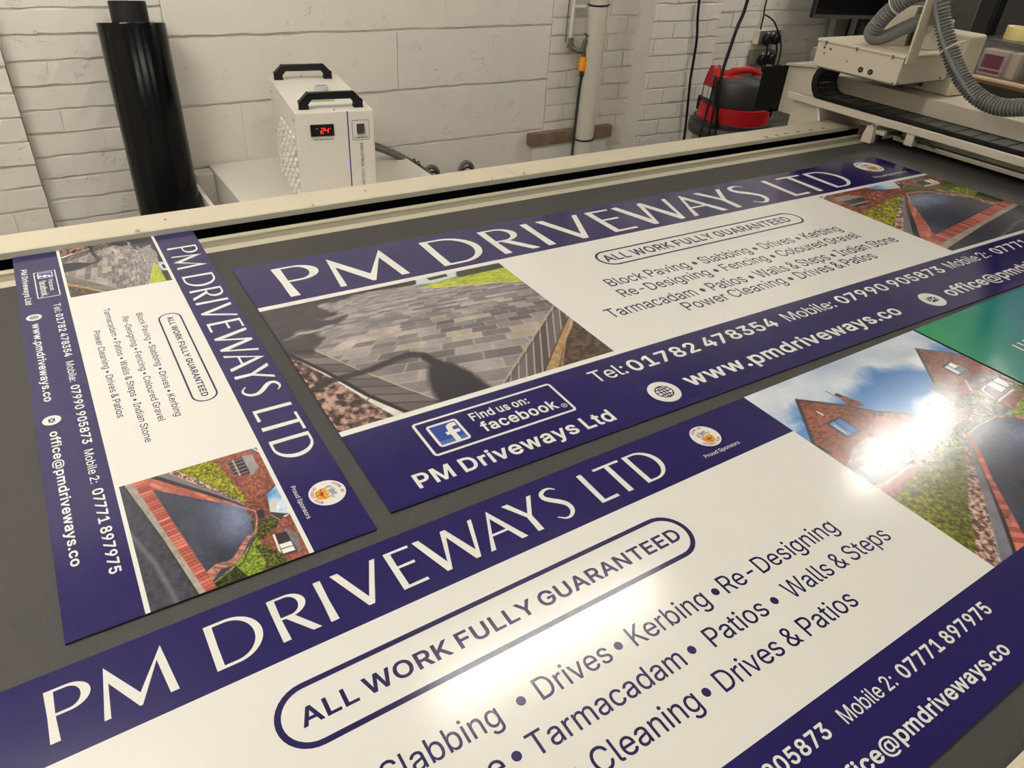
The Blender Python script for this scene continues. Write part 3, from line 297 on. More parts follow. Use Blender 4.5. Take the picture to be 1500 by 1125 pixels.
M_WALL = mat('painted masonry', (226, 221, 211), 0.55, bump=(28, 0.28, 0.005), mott=(3.5, 0.03))
_nt = M_WALL.node_tree; _tc = _nt.nodes.new('ShaderNodeTexCoord'); _n = _nt.nodes.new('ShaderNodeTexNoise'); _n.inputs['Scale'].default_value = 13; _n.inputs['Detail'].default_value = 7; _n.inputs['Roughness'].default_value = .62
_r = _nt.nodes.new('ShaderNodeValToRGB'); _r.color_ramp.elements[0].position = .60; _r.color_ramp.elements[1].position = .66; _b = _nt.nodes.new('ShaderNodeBump'); _b.inputs['Strength'].default_value = .55; _b.inputs['Distance'].default_value = .004; _b.invert = True
_pb = _nt.nodes['Principled BSDF']; _old = _pb.inputs['Normal'].links[0].from_socket
_nt.links.new(_tc.outputs['Object'], _n.inputs['Vector']); _nt.links.new(_n.outputs['Fac'], _r.inputs['Fac']); _nt.links.new(_r.outputs['Color'], _b.inputs['Height']); _nt.links.new(_old, _b.inputs['Normal']); _nt.links.new(_b.outputs['Normal'], _pb.inputs['Normal'])
M_PAINT = mat('smooth white paint', (222, 217, 207), 0.5, mott=(4, 0.03))
M_FLOOR = mat('grey floor paint', (120, 114, 106), 0.5, mott=(3, 0.15))
M_CEIL = mat('ceiling paint', (226, 223, 215), 0.8)
M_CREAM = mat('cream machine enamel', (203, 194, 177), 0.42, mott=(2.5, 0.02))
M_CREAM2 = mat('cream cover enamel', (205, 195, 172), 0.38)
M_MAT = mat('dark grey bed mat', (57, 54, 52), 0.75, bump=(260, 0.5, 0.0012), mott=(190, 0.22))
M_LIP = mat('pale grey green enamel', (196, 194, 178), 0.4); M_ALU = mat('anodised aluminium', (206, 202, 180), 0.38, 0.55)
M_GROOVE = mat('aluminium groove', (150, 144, 126), 0.5, 0.5)
M_BLACK = mat('matt black plastic', (20, 20, 21), 0.5, spec=0.3); M_SLOT = mat('black belt slot', (9, 9, 10), 0.9, spec=0.05)
M_GBLACK = mat('gloss black film', (5, 5, 7), 0.16, spec=0.2)
M_DKGREY = mat('dark grey plastic', (52, 52, 53), 0.45)
M_VRED = mat('red plastic', (178, 14, 28), 0.35)
M_CHROME = mat('chrome', (220, 220, 220), 0.15, 1.0)
M_STEEL = mat('dull steel', (120, 118, 112), 0.4, 0.8)
M_CHAIN = mat('cable chain plastic', (30, 30, 31), 0.4)
M_HOSE = mat('grey corrugated hose', (120, 120, 117), 0.33)
M_HOSE2 = mat('smooth grey hose', (112, 114, 114), 0.45)
M_TIE = mat('white nylon tie', (226, 224, 218), 0.4)
M_CHW = mat('white powder coat', (232, 227, 216), 0.4)
M_TXT = mat('black printed text', (40, 38, 40), 0.5); M_BLUE = mat('blue stripe', (28, 34, 128), 0.4)
M_LED = mat('red display digits', (255, 40, 50), 0.4, emit=(255, 30, 44), estr=2.6)
M_WOOD = mat('stained timber', (122, 100, 80), 0.75, mott=(16, 0.55), bump=(40, 0.3, 0.003))
M_PVC = mat('pale grey plastic pipe', (206, 200, 186), 0.35, mott=(3, 0.04))
M_BRASS = mat('weathered brass', (112, 118, 98), 0.5, 0.6, mott=(60, 0.4)); M_ORANGE = mat('orange plastic', (255, 160, 10), 0.4)
M_CLRH = mat('clear braided hose', (98, 96, 88), 0.25)
M_LABEL = mat('pale label', (206, 206, 200), 0.5)
M_GPANEL = mat('grey machine panel', (150, 146, 138), 0.5)
M_DRUM = mat('cloudy drum plastic', (150, 144, 128), 0.3)
M_BENCH = mat('pale bench timber', (214, 190, 160), 0.5, mott=(9, 0.08)); M_BENCHE = mat('timber edge', (128, 88, 52), 0.6)
M_CLEAR = mat('clear box plastic', (236, 232, 236), 0.12, trans=0.95, alpha=0.42)
M_TAPE = mat('cream tape', (240, 222, 150), 0.5)
M_MAROON = mat('maroon card', (120, 36, 66), 0.5); M_CARD = mat('pale card', (214, 198, 190), 0.6); M_PINK = mat('red card', (196, 44, 74), 0.5); M_SLATE = mat('grey film bag', (122, 122, 120), 0.4)
M_LIME = mat('lime plastic', (164, 176, 20), 0.4)
M_RACK = mat('dark rack paint', (34, 33, 35), 0.6); M_RACK2 = mat('dark grey panel', (58, 55, 54), 0.6)
M_SOCK = mat('white socket plastic', (224, 214, 198), 0.35); M_SOCKG = mat('grey metal socket', (126, 120, 112), 0.4, 0.5)
M_TUBE = mat('fluorescent tube', (255, 250, 240), 0.5, emit=(255, 255, 255), estr=1.0)
M_TUBE.node_tree.nodes['Principled BSDF'].inputs['Emission Color'].default_value = TUBE_COLOUR
M_TUBE.node_tree.nodes['Principled BSDF'].inputs['Emission Strength'].default_value = TUBE_POWER
# ------------------------------------------------------------------ the pictures printed on the boards
class Canvas:
    """a printed picture as a fine grid of colours; x runs 0..1 to the right, y 0..1 downwards"""
    def __init__(s, w, h, ar):
        s.w, s.h, s.ar = w, h, ar
        s.x, s.y = np.meshgrid(np.linspace(0, 1, w), np.linspace(0, 1, h)); s.img = np.zeros((h, w, 3)); s.px = 1.0 / h
    def noise(s, sx, sy, octv=3, seed=0, x=None, y=None):
        x = s.x if x is None else x; y = s.y if y is None else y
        r = np.random.default_rng(seed); out = np.zeros_like(x); amp = 1.0; tot = 0
        for o in range(octv):
            g = r.random((64, 64)); X = x*sx*2**o + 100; Y = y*sy*2**o + 100
            i = np.floor(X).astype(int); j = np.floor(Y).astype(int); fx = X-i; fy = Y-j
            fx = fx*fx*(3-2*fx); fy = fy*fy*(3-2*fy)
            a = g[j % 64, i % 64]; b = g[j % 64, (i+1) % 64]; c = g[(j+1) % 64, i % 64]; d = g[(j+1) % 64, (i+1) % 64]
            out += amp*((a*(1-fx)+b*fx)*(1-fy) + (c*(1-fx)+d*fx)*fy); tot += amp; amp *= 0.55
        return out / tot
    def mask(s, pts, soft=None):
        soft = soft or s.px*0.9
        P = np.array(pts, float)*[s.ar, 1]; X = s.x*s.ar; Y = s.y
        d = np.full(X.shape, 1e9); ins = np.zeros(X.shape, bool)
        for (x1, y1), (x2, y2) in zip(P, np.roll(P, -1, 0)):
            dx, dy = x2-x1, y2-y1; L = dx*dx+dy*dy + 1e-12
            t = np.clip(((X-x1)*dx + (Y-y1)*dy)/L, 0, 1); d = np.minimum(d, np.hypot(X-x1-t*dx, Y-y1-t*dy))
            if abs(dy) > 1e-9: ins ^= ((y1 > Y) != (y2 > Y)) & (X < dx*(Y-y1)/dy + x1)
        return np.clip(0.5 + np.where(ins, d, -d)/(2*soft), 0, 1)
    def lmask(s, pts, w, soft=None):
        soft = soft or s.px*0.9
        P = np.array(pts, float)*[s.ar, 1]; X = s.x*s.ar; Y = s.y; d = np.full(X.shape, 1e9)
        ws = w if hasattr(w, '__len__') else [w]*len(P)
        for k in range(len(P)-1):
            (x1, y1), (x2, y2) = P[k], P[k+1]; dx, dy = x2-x1, y2-y1; L = dx*dx+dy*dy + 1e-12
            t = np.clip(((X-x1)*dx + (Y-y1)*dy)/L, 0, 1)
            d = np.minimum(d, np.hypot(X-x1-t*dx, Y-y1-t*dy) - (ws[k]*(1-t)+ws[k+1]*t)/2)
        return np.clip(0.5 - d/(2*soft), 0, 1)
    def put(s, m, c, a=1.0):
        m = (m*a)[..., None]; s.img = s.img*(1-m) + np.asarray(c, float)*m
    def poly(s, pts, c, a=1.0, soft=None): s.put(s.mask(pts, soft), c, a)
    def line(s, pts, w, c, a=1.0, soft=None): s.put(s.lmask(pts, w, soft), c, a)
    def mixc(s, n, a, b): n = np.clip(n, 0, 1)[..., None]; return np.array(a, float)*(1-n) + np.array(b, float)*n
    def cells(s, u, v, seed=0):
        """running-bond cells: joint distance and one random number per cell"""
        row = np.floor(v); uu = u + 0.5*(row % 2); c = np.floor(uu)
        h = np.sin(row*127.1 + c*311.7 + seed*17.3)*43758.5453; h = h - np.floor(h)
        return np.minimum(uu-c, 1-(uu-c)), np.minimum(v-row, 1-(v-row)), h
    def mesh(s, name):
        me = bpy.data.meshes.new(name); w, h = s.w, s.h
        co = np.zeros((h*w, 3)); co[:, 0] = s.x.ravel(); co[:, 1] = -s.y.ravel()
        i = np.arange(h*w).reshape(h, w)
        q = np.stack([i[:-1, :-1], i[1:, :-1], i[1:, 1:], i[:-1, 1:]], -1).reshape(-1, 4)
        me.vertices.add(h*w); me.vertices.foreach_set('co', co.ravel())
        me.loops.add(q.size); me.loops.foreach_set('vertex_index', q.ravel())
        me.polygons.add(len(q)); me.polygons.foreach_set('loop_start', np.arange(len(q))*4)
        me.polygons.foreach_set('loop_total', np.full(len(q), 4))
        me.update()
        c = np.clip(s.img, 0, 255)/255; c = np.where(c <= .04045, c/12.92, ((c+.055)/1.055)**2.4)
        at = me.color_attributes.new('print', 'FLOAT_COLOR', 'POINT')
        at.data.foreach_set('color', np.concatenate([c.reshape(-1, 3), np.ones((h*w, 1))], 1).ravel())
        me.materials.append(M_PRINT); return me

def paint_paving():
    c = Canvas(420, 330, 1.28); x, y = c.x, c.y
    # block paving seen in perspective
    Z = 1/(y + 0.22); X = (x - 0.62)*Z*1.55
    a = math.radians(-14); u = X*math.cos(a) + Z*math.sin(a)*1.6; v = -X*math.sin(a)*0.55 + Z*math.cos(a)
    r = np.floor(v*15.0); sc = 5.4 + 1.0*np.sin(r*12.9)
    du, dv, h = c.cells(u*sc + np.sin(r*78.2)*3, v*15.0, 3)
    n = c.noise(9, 7, 4, 4)
    col = c.mixc(h, (96, 90, 94), (160, 152, 150)); col = c.mixc(0.35*(h > .88), 0, 1)*np.array((186, 168, 138)) + col*(1 - 0.35*(h > .88))[..., None]
    col = col*(0.82 + 0.36*n)[..., None]
    fade = np.clip((y - 0.12)/0.5, 0.15, 1)
    j = np.maximum(np.clip(1 - dv/0.09, 0, 1), np.clip(1 - du/(0.06), 0, 1))*fade
    c.img = col; c.put(j, (186, 172, 150), 0.62)
    far = np.clip(0.45 - y, 0, 1)*1.1
    c.put(far, (158, 150, 150), 0.45)
    c.put(np.clip((c.noise(50, 40, 2, 8)-.45)*2, 0, 1), (90, 82, 82), 0.18)
    # right soldier course, sand and verge
    inner = [(1.0,.527),(.862,.673),(.691,.849),(.551,.996)]; outer = [(1.0,.65),(.855,.822),(.708,1.0)]
    m = c.mask(inner + [(.551,1.02),(.708,1.02)] + outer[::-1]); t = np.floor((x*1.15 + y*0.55)*28); tt = (x*1.15 + y*0.55)*28 % 1
    hh = np.sin(t*91.7)*4375.5; hh -= np.floor(hh); s = c.mixc(hh, (78, 72, 74), (112, 104, 104)); s = np.where((np.minimum(tt, 1-tt) < .085)[..., None], np.array((168, 156, 138)), s)
    c.put(m, s); c.line(inner, .007, (176, 160, 138)); c.line([(x0+.012, y0+.004) for x0, y0 in inner], .004, (60, 54, 54), .7)
    c.poly(outer + [(.75,1.02),(.867,.856),(1.0,.675)], c.mixc(c.noise(60,60,3,6), (128, 98, 66), (196, 164, 118))); c.line(outer, .007, (60, 46, 38), .8)
    g = c.noise(70, 60, 3, 9)
    c.poly([(1.02,.67),(.867,.856),(.75,1.02),(1.02,1.02)], c.mixc((g-.3)*1.8, (58, 46, 40), (122, 98, 80)))
    c.line([(.98,.72),(.90,.81),(.81,.95),(.78,1.0)], .008, (196, 160, 104), .6)
    # left border course, kerb and gravel bed
    m = c.mask([(-.02,.33),(.008,.361),(.084,.415),(.176,.652),(.267,.862),(.33,.99),(.34,1.02),(.213,1.02),(.143,.828),(.079,.611),(-.02,.37)])
    t = (y*1.0 - x*0.55)*16; hh = np.sin(np.floor(t)*51.7)*4375.5; hh -= np.floor(hh)
    s = c.mixc(hh, (84, 76, 78), (116, 106, 106)); s = np.where((np.minimum(t % 1, 1 - t % 1) < .07)[..., None], np.array((62, 56, 56)), s); c.put(m, s)
    c.line([(.0,.355),(.084,.415),(.176,.652),(.267,.862),(.33,.99)], .006, (184, 166, 142))
    c.poly([(-.02,.40),(.015,.411),(.094,.634),(.151,.832),(.22,1.02),(.176,1.02),(.131,.862),(.077,.656),(.003,.424),(-.02,.42)], c.mixc(c.noise(20,20,2,3), (186, 182, 178), (226, 222, 216)))
    c.line([(-.01,.37),(.079,.611),(.143,.828),(.222,1.02)], .020, (34, 28, 30))
    c.line([(.131,.862),(.153,.835)], .006, (90, 70, 64))
    g = c.noise(62, 46, 3, 21)
    c.poly([(-.02,.42),(.003,.424),(.077,.656),(.131,.862),(.178,1.02),(-.02,1.02)], c.mixc((g-.32)*2.6, (48, 34, 34), (176, 142, 128)))
    # far edge: hedge, parked car, lawn
    c.poly([(-.02,-.02),(1.02,-.02),(1.02,.02),(.79,.03),(.625,.018),(.592,.045),(.402,.022),(.183,.012),(-.02,.02)], (44, 38, 38))
    c.poly([(.62,-.02),(.8,-.02),(.792,.018),(.776,.05),(.682,.066),(.6,.05)], (186, 200, 204)); c.poly([(.66,.005),(.75,-.0),(.745,.03),(.665,.035)], (40, 38, 42))
    c.poly([(.787,.02),(1.02,.01),(1.02,.07),(.785,.062)], c.mixc(c.noise(60,60,3,2), (34, 34, 24), (70, 66, 44)))
    gr = c.mixc(c.noise(50, 60, 3, 5), (120, 134, 34), (206, 214, 78))
    c.poly([(.60,.088),(.682,.065),(.807,.066),(1.02,.058),(1.02,.245),(.90,.195),(.771,.155),(.662,.118)], gr)
    c.line([(.60,.09),(.662,.120),(.771,.157),(.90,.199),(1.02,.25)], .009, (196, 182, 132))
    # cast shadows of the tree and street lamp, painted into the printed picture's paving
    dark = (46, 42, 48); nz = c.noise(14, 16, 3, 31); e = (nz - .5)*.10
    xs, ys = c.x, c.y; c.x = xs + e*.6; c.y = ys + e
    c.poly([(-.05,-.05),(.42,-.03),(.40,.03),(.30,.05),(.215,.067),(.20,.10),(.24,.13),(.175,.185),(.25,.195),(.285,.215),(.24,.24),(.15,.262),(.018,.30),(.05,.315),(.16,.30),(.13,.35),(.10,.40),(.07,.46),(-.05,.40)], dark, .84, .012)
    c.x, c.y = xs, ys
    c.line([(-.02,.715),(.067,.672),(.202,.668),(.30,.642),(.36,.632),(.395,.66),(.412,.74)], [.036,.036,.038,.040,.044,.046,.05], (38, 34, 42), .88, .007)
    c.poly([(.352,.82),(.378,.755),(.43,.735),(.462,.78),(.492,.87),(.505,1.02),(.318,1.02),(.328,.91)], (34, 32, 42), .95, .014)
    return c.mesh('driveway_paving_print')

def brick_col(c, sx, sy, lo, hi, seed, u=None, v=None):
    u = c.x if u is None else u; v = c.y if v is None else v
    du, dv, h = c.cells(u*sx, v*sy, seed); col = c.mixc(h, lo, hi)*(0.85 + .3*c.noise(8, 8, 3, seed))[..., None]
    j = np.maximum(dv < .14, du < .07)
    return np.where(j[..., None], col*.72 + 22, col)
def leaves(c, lo, hi, seed, sx=110, sy=110): return c.mixc((c.noise(sx, sy, 4, seed) - .28)*2.0, lo, hi)
def tarmac(c, seed, glow):
    n = c.noise(5, 6, 4, seed); g = c.noise(120, 120, 2, seed+1)
    col = c.mixc(n*.45 + glow, (38, 40, 52), (118, 126, 156)); return col*(.9 + .2*g)[..., None]
def gravel(c, seed, s=80): return c.mixc((c.noise(s, s, 3, seed) - .3)*2.3, (82, 54, 48), (214, 184, 164))

def paint_house_low():
    """driveway and houses, cropped low: the smaller boards' right-hand picture"""
    c = Canvas(330, 260, 262/204); x, y = c.x, c.y
    c.img = tarmac(c, 3, np.exp(-((x-.55)/.22)**2 - ((y-.34)/.14)**2)*.75)
    br = brick_col(c, 46, 60, (112, 58, 46), (162, 96, 76), 5)
    # sky, left house, distant garage, right house
    c.poly([(.33,-.02),(.70,-.02),(.66,.07),(.60,.12),(.45,.09)], c.mixc(c.noise(9,11,4,9)*1.5-.25+.8*np.clip((x-.5)*3,0,1), (74, 134, 196), (236, 238, 240)))
    c.poly([(-.02,-.02),(.385,-.02),(.42,.03),(.439,.075),(.45,.24),(.40,.26),(-.02,.36)], br)
    c.line([(.375,-.02),(.41,.03),(.437,.078)], .012, (60, 48, 46)); c.line([(.21,.26),(.33,.10),(.36,.0)], .004, (84, 46, 38), .8)
    c.poly([(.045,.125),(.06,.055),(.198,.052),(.25,.125),(.235,.135),(.06,.132)], c.mixc(c.noise(30,60,2,3), (120, 116, 116), (176, 172, 172)))
    c.poly([(.055,.13),(.225,.125),(.215,.235),(.06,.245)], (52, 44, 46))
    for k in range(5): c.line([(.07+.033*k,.135),(.072+.033*k,.235)], .006, (190, 186, 182), .8)
    c.line([(.06,.205),(.215,.20)], .012, (210, 208, 204), .7); c.poly([(.0,.03),(.05,-.0),(.06,.03),(.012,.06)], (70, 88, 110)); c.line([(.0,.03),(.05,.0)], .012, (220,220,216))
    c.poly([(.43,.08),(.60,.115),(.66,.0),(.68,.22),(.55,.26),(.44,.25)], brick_col(c, 60, 70, (84, 42, 36), (150, 84, 66), 8))
    c.poly([(.50,.06),(.545,.045),(.60,.075),(.58,.105),(.52,.09)], (196, 194, 190))
    c.poly([(.60,.11),(.655,.03),(.70,.10),(.70,.15),(.62,.13)], (64, 56, 54)); c.line([(.62,.12),(.70,.07)], .006, (170, 160, 150))
    c.poly([(.56,.15),(.63,.165),(.625,.215),(.555,.20)], (40, 42, 54))
    c.poly([(.66,-.02),(1.02,-.02),(1.02,.14),(.99,.15),(.79,.28),(.70,.14)], br)
    c.poly([(.755,.07),(.828,.008),(.93,.03),(.96,.068),(.77,.085)], c.mixc(c.noise(40,40,2,4), (84, 78, 80), (140, 134, 134)))
    c.poly([(.778,.15),(.785,.075),(.955,.062),(.945,.165)], (48, 44, 48))
    for k in (0, 1): c.poly([(.865+.04*k,.075),(.90+.04*k,.072),(.895+.04*k,.155),(.862+.04*k,.156)], (226, 226, 224))
    c.line([(.78,.16),(.94,.17)], .014, (226, 224, 220)); c.poly([(.78,.17),(.90,.175),(.86,.23),(.80,.25)], br)
    # lawns and shrubs
    c.poly([(.62,.26),(.64,.13),(.70,.09),(.73,.12),(.745,.17),(.79,.24),(.76,.29),(.70,.27)], leaves(c, (32, 30, 16), (112, 116, 52), 14))
    c.poly([(.75,.27),(.80,.26),(.92,.24),(1.02,.26),(1.02,.66),(.97,.64),(.91,.5),(.87,.42),(.80,.34)], leaves(c, (70, 88, 22), (162, 182, 60), 15))
    c.poly([(.80,.30),(.83,.23),(.92,.165),(1.02,.14),(1.02,.31),(.94,.275)], leaves(c, (38, 34, 18), (118, 126, 54), 16))
    c.poly([(.93,.50),(.90,.46),(1.02,.40),(1.02,.70),(.965,.62)], leaves(c, (22, 24, 12), (74, 84, 32), 17))
    c.poly([(-.02,.355),(.04,.325),(.11,.305),(.24,.275),(.40,.232),(.45,.23),(.47,.248),(.40,.29),(.30,.363),(.15,.48),(.0,.625),(-.02,.63)], leaves(c, (70, 72, 14), (190, 186, 44), 18, 100, 80))
    c.poly([(-.02,.63),(.10,.515),(.30,.365),(.42,.28),(.30,.40),(.12,.535),(-.02,.66)], (58, 58, 20), .55, .02)
    # left edging: gravel, kerb, bricks
    c.poly([(-.02,.62),(.115,.505),(.30,.368),(.465,.247),(.47,.252),(.30,.40),(-.02,.70)], gravel(c, 5, 90))
    c.poly([(-.02,.69),(.30,.395),(.475,.25),(.49,.25),(.32,.41),(-.02,.765)], (112, 108, 114)); c.poly([(-.02,.76),(.32,.405),(.49,.25),(.50,.25),(.34,.42),(-.02,.81)], (44, 38, 42))
    bc = brick_col(c, 26, 26, (150, 72, 60), (206, 122, 104), 3, x*.9 + y, y*.3 - x*.2)
    c.poly([(-.02,.81),(.336,.422),(.50,.245),(.553,.206),(.43,.345),(.302,.532),(.103,.80),(.03,.90),(-.02,.92)], bc)
    # right curving brick edge
    ed = [(.552,.206),(.612,.214),(.718,.262),(.735,.322),(.85,.43),(.872,.48),(.864,.56),(.91,.63)]
    c.line(ed, [.008,.01,.02,.034,.05,.055,.06,.085], brick_col(c, 60, 60, (140, 84, 76), (196, 138, 124), 9, x+y*.6, y*.2)); c.line([(.755,.275),(.78,.31),(.89,.40),(.925,.47),(.935,.55)], .012, (60, 50, 50), .8)
    c.line([(.44,.335),(.553,.206)], .004, (196,190,186)); c.line([(.553,.206),(.575,.25),(.62,.33)], .004, (150,154,170), .7)
    # front brick row, kerb stones, road
    t = (x*1.0 - y*.1)*40; hh = np.sin(np.floor(t)*71.3)*4375.5; hh -= np.floor(hh); s = c.mixc(hh, (146, 68, 58), (208, 122, 104)); s = np.where((np.minimum(t % 1, 1-t % 1) < .08)[..., None], np.array((96, 48, 42)), s)
    c.poly([(-.02,.83),(.103,.797),(.50,.715),(.912,.625),(1.02,.60),(1.02,.672),(.515,.792),(.015,.905),(-.02,.915)], s)
    c.poly([(-.02,.912),(.515,.79),(1.02,.668),(1.02,.715),(.531,.825),(-.02,.975)], c.mixc(c.noise(30,30,3,6), (130, 120, 112), (176, 164, 152)))
    for a in (.14, .42, .70): c.line([(a,.87-.24*(a-.14)),(a+.02,.93-.24*(a-.14))], .004, (90, 82, 78), .8)
    c.poly([(-.02,.97),(.531,.822),(1.02,.712),(1.02,1.02),(-.02,1.02)], c.mixc(c.noise(40,40,4,8), (40, 40, 50), (78, 78, 90)))
    c.line([(.40,1.01),(.698,.905),(1.02,.842)], .03, (118, 118, 124), .6, .012); c.line([(-.02,.975),(.531,.825),(1.02,.715)], .006, (34, 30, 34))
    return c.mesh('driveway_house_print')

def paint_house_tall():
    """the same view with its sky: the front board's picture"""
    c = Canvas(460, 400, 560/486); x, y = c.x, c.y
    cl = c.noise(5, 6, 5, 41)
    c.img = c.mixc(np.clip(y*2.2, 0, 1), (44, 92, 164), (118, 168, 218))
    top = np.clip(1.15 - y/(.165 + .10*(c.noise(7, 4, 4, 44) - .5)*2 + .03*np.sin(x*9)), 0, 1)
    c.put(np.clip(top*2.4, 0, 1), c.mixc(cl*1.5 - .15, (150, 168, 190), (216, 222, 228)))
    c.put(np.clip((c.noise(6, 9, 5, 46) - .50)*5, 0, 1)*np.clip(1-x*2.2, 0, 1), (206, 216, 228), .8)
    c.put(np.clip((.20 - np.hypot((x-.60)*1.15, (y-.42)*1.9) + (cl-.5)*.20)*14, 0, 1), (232, 236, 240))
    c.put(np.clip((.10 - np.hypot((x-.80)*1.15, (y-.20)*1.0) + (cl-.5)*.16)*14, 0, 1), (226, 230, 234))
    br = brick_col(c, 74, 92, (112, 60, 48), (162, 96, 78), 5); br2 = brick_col(c, 80, 96, (104, 58, 50), (152, 92, 78), 7)
    # left house
    c.poly([(.284,.245),(.309,.185),(.33,.195),(.345,.25),(.34,.275),(.285,.25)], br2); c.poly([(.300,.165),(.318,.16),(.325,.19),(.304,.19)], (80, 44, 40))
    c.line([(.293,.132),(.300,.208)], .004, (70, 70, 76)); c.line([(.31,.27),(.42,.36)], .004, (120, 140, 170), .8)
    c.poly([(.157,.113),(.215,.165),(.271,.224),(.348,.322),(.475,.42),(.46,.45),(.44,.62),(.20,.80),(-.02,.70),(-.02,.35)], br)
    c.line([(-.02,.365),(.03,.295),(.155,.115)], .014, (62, 56, 54)); c.line([(.155,.115),(.271,.226),(.348,.324),(.478,.424)], .013, (72, 66, 66))
    c.poly([(.0,.335),(.012,.35),(.02,.40),(-.02,.41),(-.02,.36)], (60, 66, 60))
    c.poly([(.325,.315),(.352,.325),(.352,.352),(.33,.345)], (48, 38, 38)); c.line([(.352,.345),(.40,.44)], .003, (80, 48, 42))
    c.poly([(.157,.205),(.164,.203),(.166,.235),(.159,.236)], (226, 218, 204))
    c.poly([(.130,.272),(.206,.268),(.204,.374),(.128,.376)], (60, 52, 52)); c.poly([(.139,.283),(.163,.281),(.161,.363),(.137,.364)], (120, 152, 196)); c.poly([(.168,.281),(.198,.279),(.196,.36),(.166,.362)], (74, 120, 190)); c.line([(.147,.30),(.145,.35)], .006, (214, 222, 232), .8)
    c.poly([(.02,.465),(.112,.412),(.191,.405),(.254,.447),(.245,.515),(.225,.525)], c.mixc(c.noise(60,60,3,3), (120, 112, 112), (178, 168, 166)))
    c.poly([(.0,.465),(.24,.525),(.235,.56),(.193,.585),(.041,.60),(-.02,.55)], (56, 48, 50))
    for k in range(5): c.poly([(.03+.042*k,.50+.008*k),(.058+.042*k,.505+.008*k),(.056+.042*k,.555+.004*k),(.028+.042*k,.552+.004*k)], (150, 146, 144) if k % 2 else (200, 196, 192))
    c.poly([(-.02,.60),(.041,.595),(.19,.58),(.312,.584),(.10,.66),(.0,.68)], br); c.line([(-.02,.585),(.041,.60),(.193,.582)], .009, (196, 190, 184))
    c.poly([(.20,.60),(.25,.52),(.33,.52),(.42,.56),(.30,.62)], leaves(c, (36, 38, 18), (100, 106, 50), 23))
    # far gable roof and garage
    c.poly([(.475,.42),(.56,.385),(.62,.42),(.66,.50),(.62,.56),(.46,.57)], brick_col(c, 90, 90, (110, 70, 62), (156, 106, 92), 11)); c.line([(.478,.424),(.56,.388),(.62,.42)], .012, (96, 88, 88))
    # right house
    c.poly([(.875,.107),(.93,.165),(.991,.228),(1.02,.26),(1.02,.56),(.95,.56),(.804,.60),(.70,.56),(.712,.44),(.70,.313)], br2)
    c.line([(.70,.318),(.79,.21),(.873,.11)], .010, (58, 52, 52)); c.line([(.873,.11),(.93,.167),(1.02,.258)], .009, (78, 68, 66))
    c.poly([(.655,.325),(.705,.305),(.72,.33),(.715,.45),(.63,.44),(.65,.385)], c.mixc(c.noise(60,50,2,6), (58, 54, 52), (96, 88, 86)))
    c.poly([(.838,.255),(.908,.245),(.911,.332),(.834,.338)], (58, 50, 50)); c.poly([(.846,.264),(.868,.262),(.868,.326),(.843,.328)], (196, 206, 216)); c.poly([(.873,.26),(.901,.256),(.903,.29),(.873,.292)], (224, 230, 234)); c.poly([(.873,.298),(.903,.296),(.904,.322),(.873,.324)], (112, 138, 170))
    c.poly([(.79,.42),(.832,.366),(.907,.364),(.99,.408)], c.mixc(c.noise(60,60,2,5), (86, 80, 82), (140, 132, 130))); c.line([(.785,.42),(.83,.368)], .012, (196, 188, 178))
    c.poly([(.80,.425),(.985,.412),(.985,.512),(.80,.525)], (52, 46, 48))
    c.poly([(.872,.432),(.916,.428),(.918,.49),(.874,.496)], (216, 218, 216)); c.poly([(.922,.428),(.962,.424),(.964,.485),(.924,.49)], (222, 224, 222)); c.line([(.81,.50),(.822,.445),(.86,.435)], .010, (214, 208, 202)); c.line([(.80,.525),(.97,.505)], .014, (214, 210, 204))
    c.poly([(.80,.53),(.97,.51),(1.02,.52),(1.02,.56),(.95,.55),(.804,.60)], br)
    c.poly([(.655,.545),(.69,.475),(.748,.432),(.79,.455),(.805,.52),(.80,.59),(.70,.585)], leaves(c, (40, 42, 22), (110, 112, 56), 24))
    c.poly([(.93,.50),(.96,.47),(1.02,.47),(1.02,.56),(.95,.56)], leaves(c, (56, 60, 24), (146, 150, 66), 25))
    c.poly([(.40,.575),(.46,.43),(.62,.43),(.73,.44),(.79,.56),(.70,.60),(.50,.61)], leaves(c, (30, 28, 20), (84, 74, 56), 33))
    c.poly([(.475,.42),(.56,.385),(.62,.42),(.65,.50),(.61,.53),(.46,.53)], brick_col(c, 90, 90, (110, 70, 62), (156, 106, 92), 11)); c.line([(.478,.424),(.56,.388),(.62,.42)], .012, (96, 88, 88))
    # ground
    c.poly([(.50,.585),(.54,.572),(.682,.578),(.75,.598),(.80,.66),(1.02,.72),(1.02,1.02),(-.02,1.02),(.10,.98)], tarmac(c, 6, np.exp(-((x-.66)/.16)**2 - ((y-.68)/.10)**2)*.7))
    c.poly([(.74,.60),(.80,.585),(.95,.55),(1.02,.56),(1.02,.70),(.82,.655)], leaves(c, (84, 98, 30), (176, 190, 70), 26)); c.line([(.70,.582),(.75,.600),(.80,.66),(1.02,.74)], [.01,.016,.03,.04], brick_col(c, 70, 70, (140, 80, 70), (196, 132, 116), 9))
    c.line([(.515,.585),(.60,.575),(.682,.578)], .004, (190, 186, 190), .8)
    h = leaves(c, (58, 62, 14), (170, 166, 44), 28, 130, 110)
    c.poly([(-.02,.675),(.079,.638),(.254,.60),(.38,.57),(.43,.562),(.468,.575),(.46,.60),(.40,.655),(.28,.735),(.171,.812),(.052,.91),(-.02,.955)], h)
    c.poly([(.46,.60),(.171,.815),(-.02,.96),(-.02,.86),(.08,.80),(.30,.66)], (54, 60, 16), .5, .05)
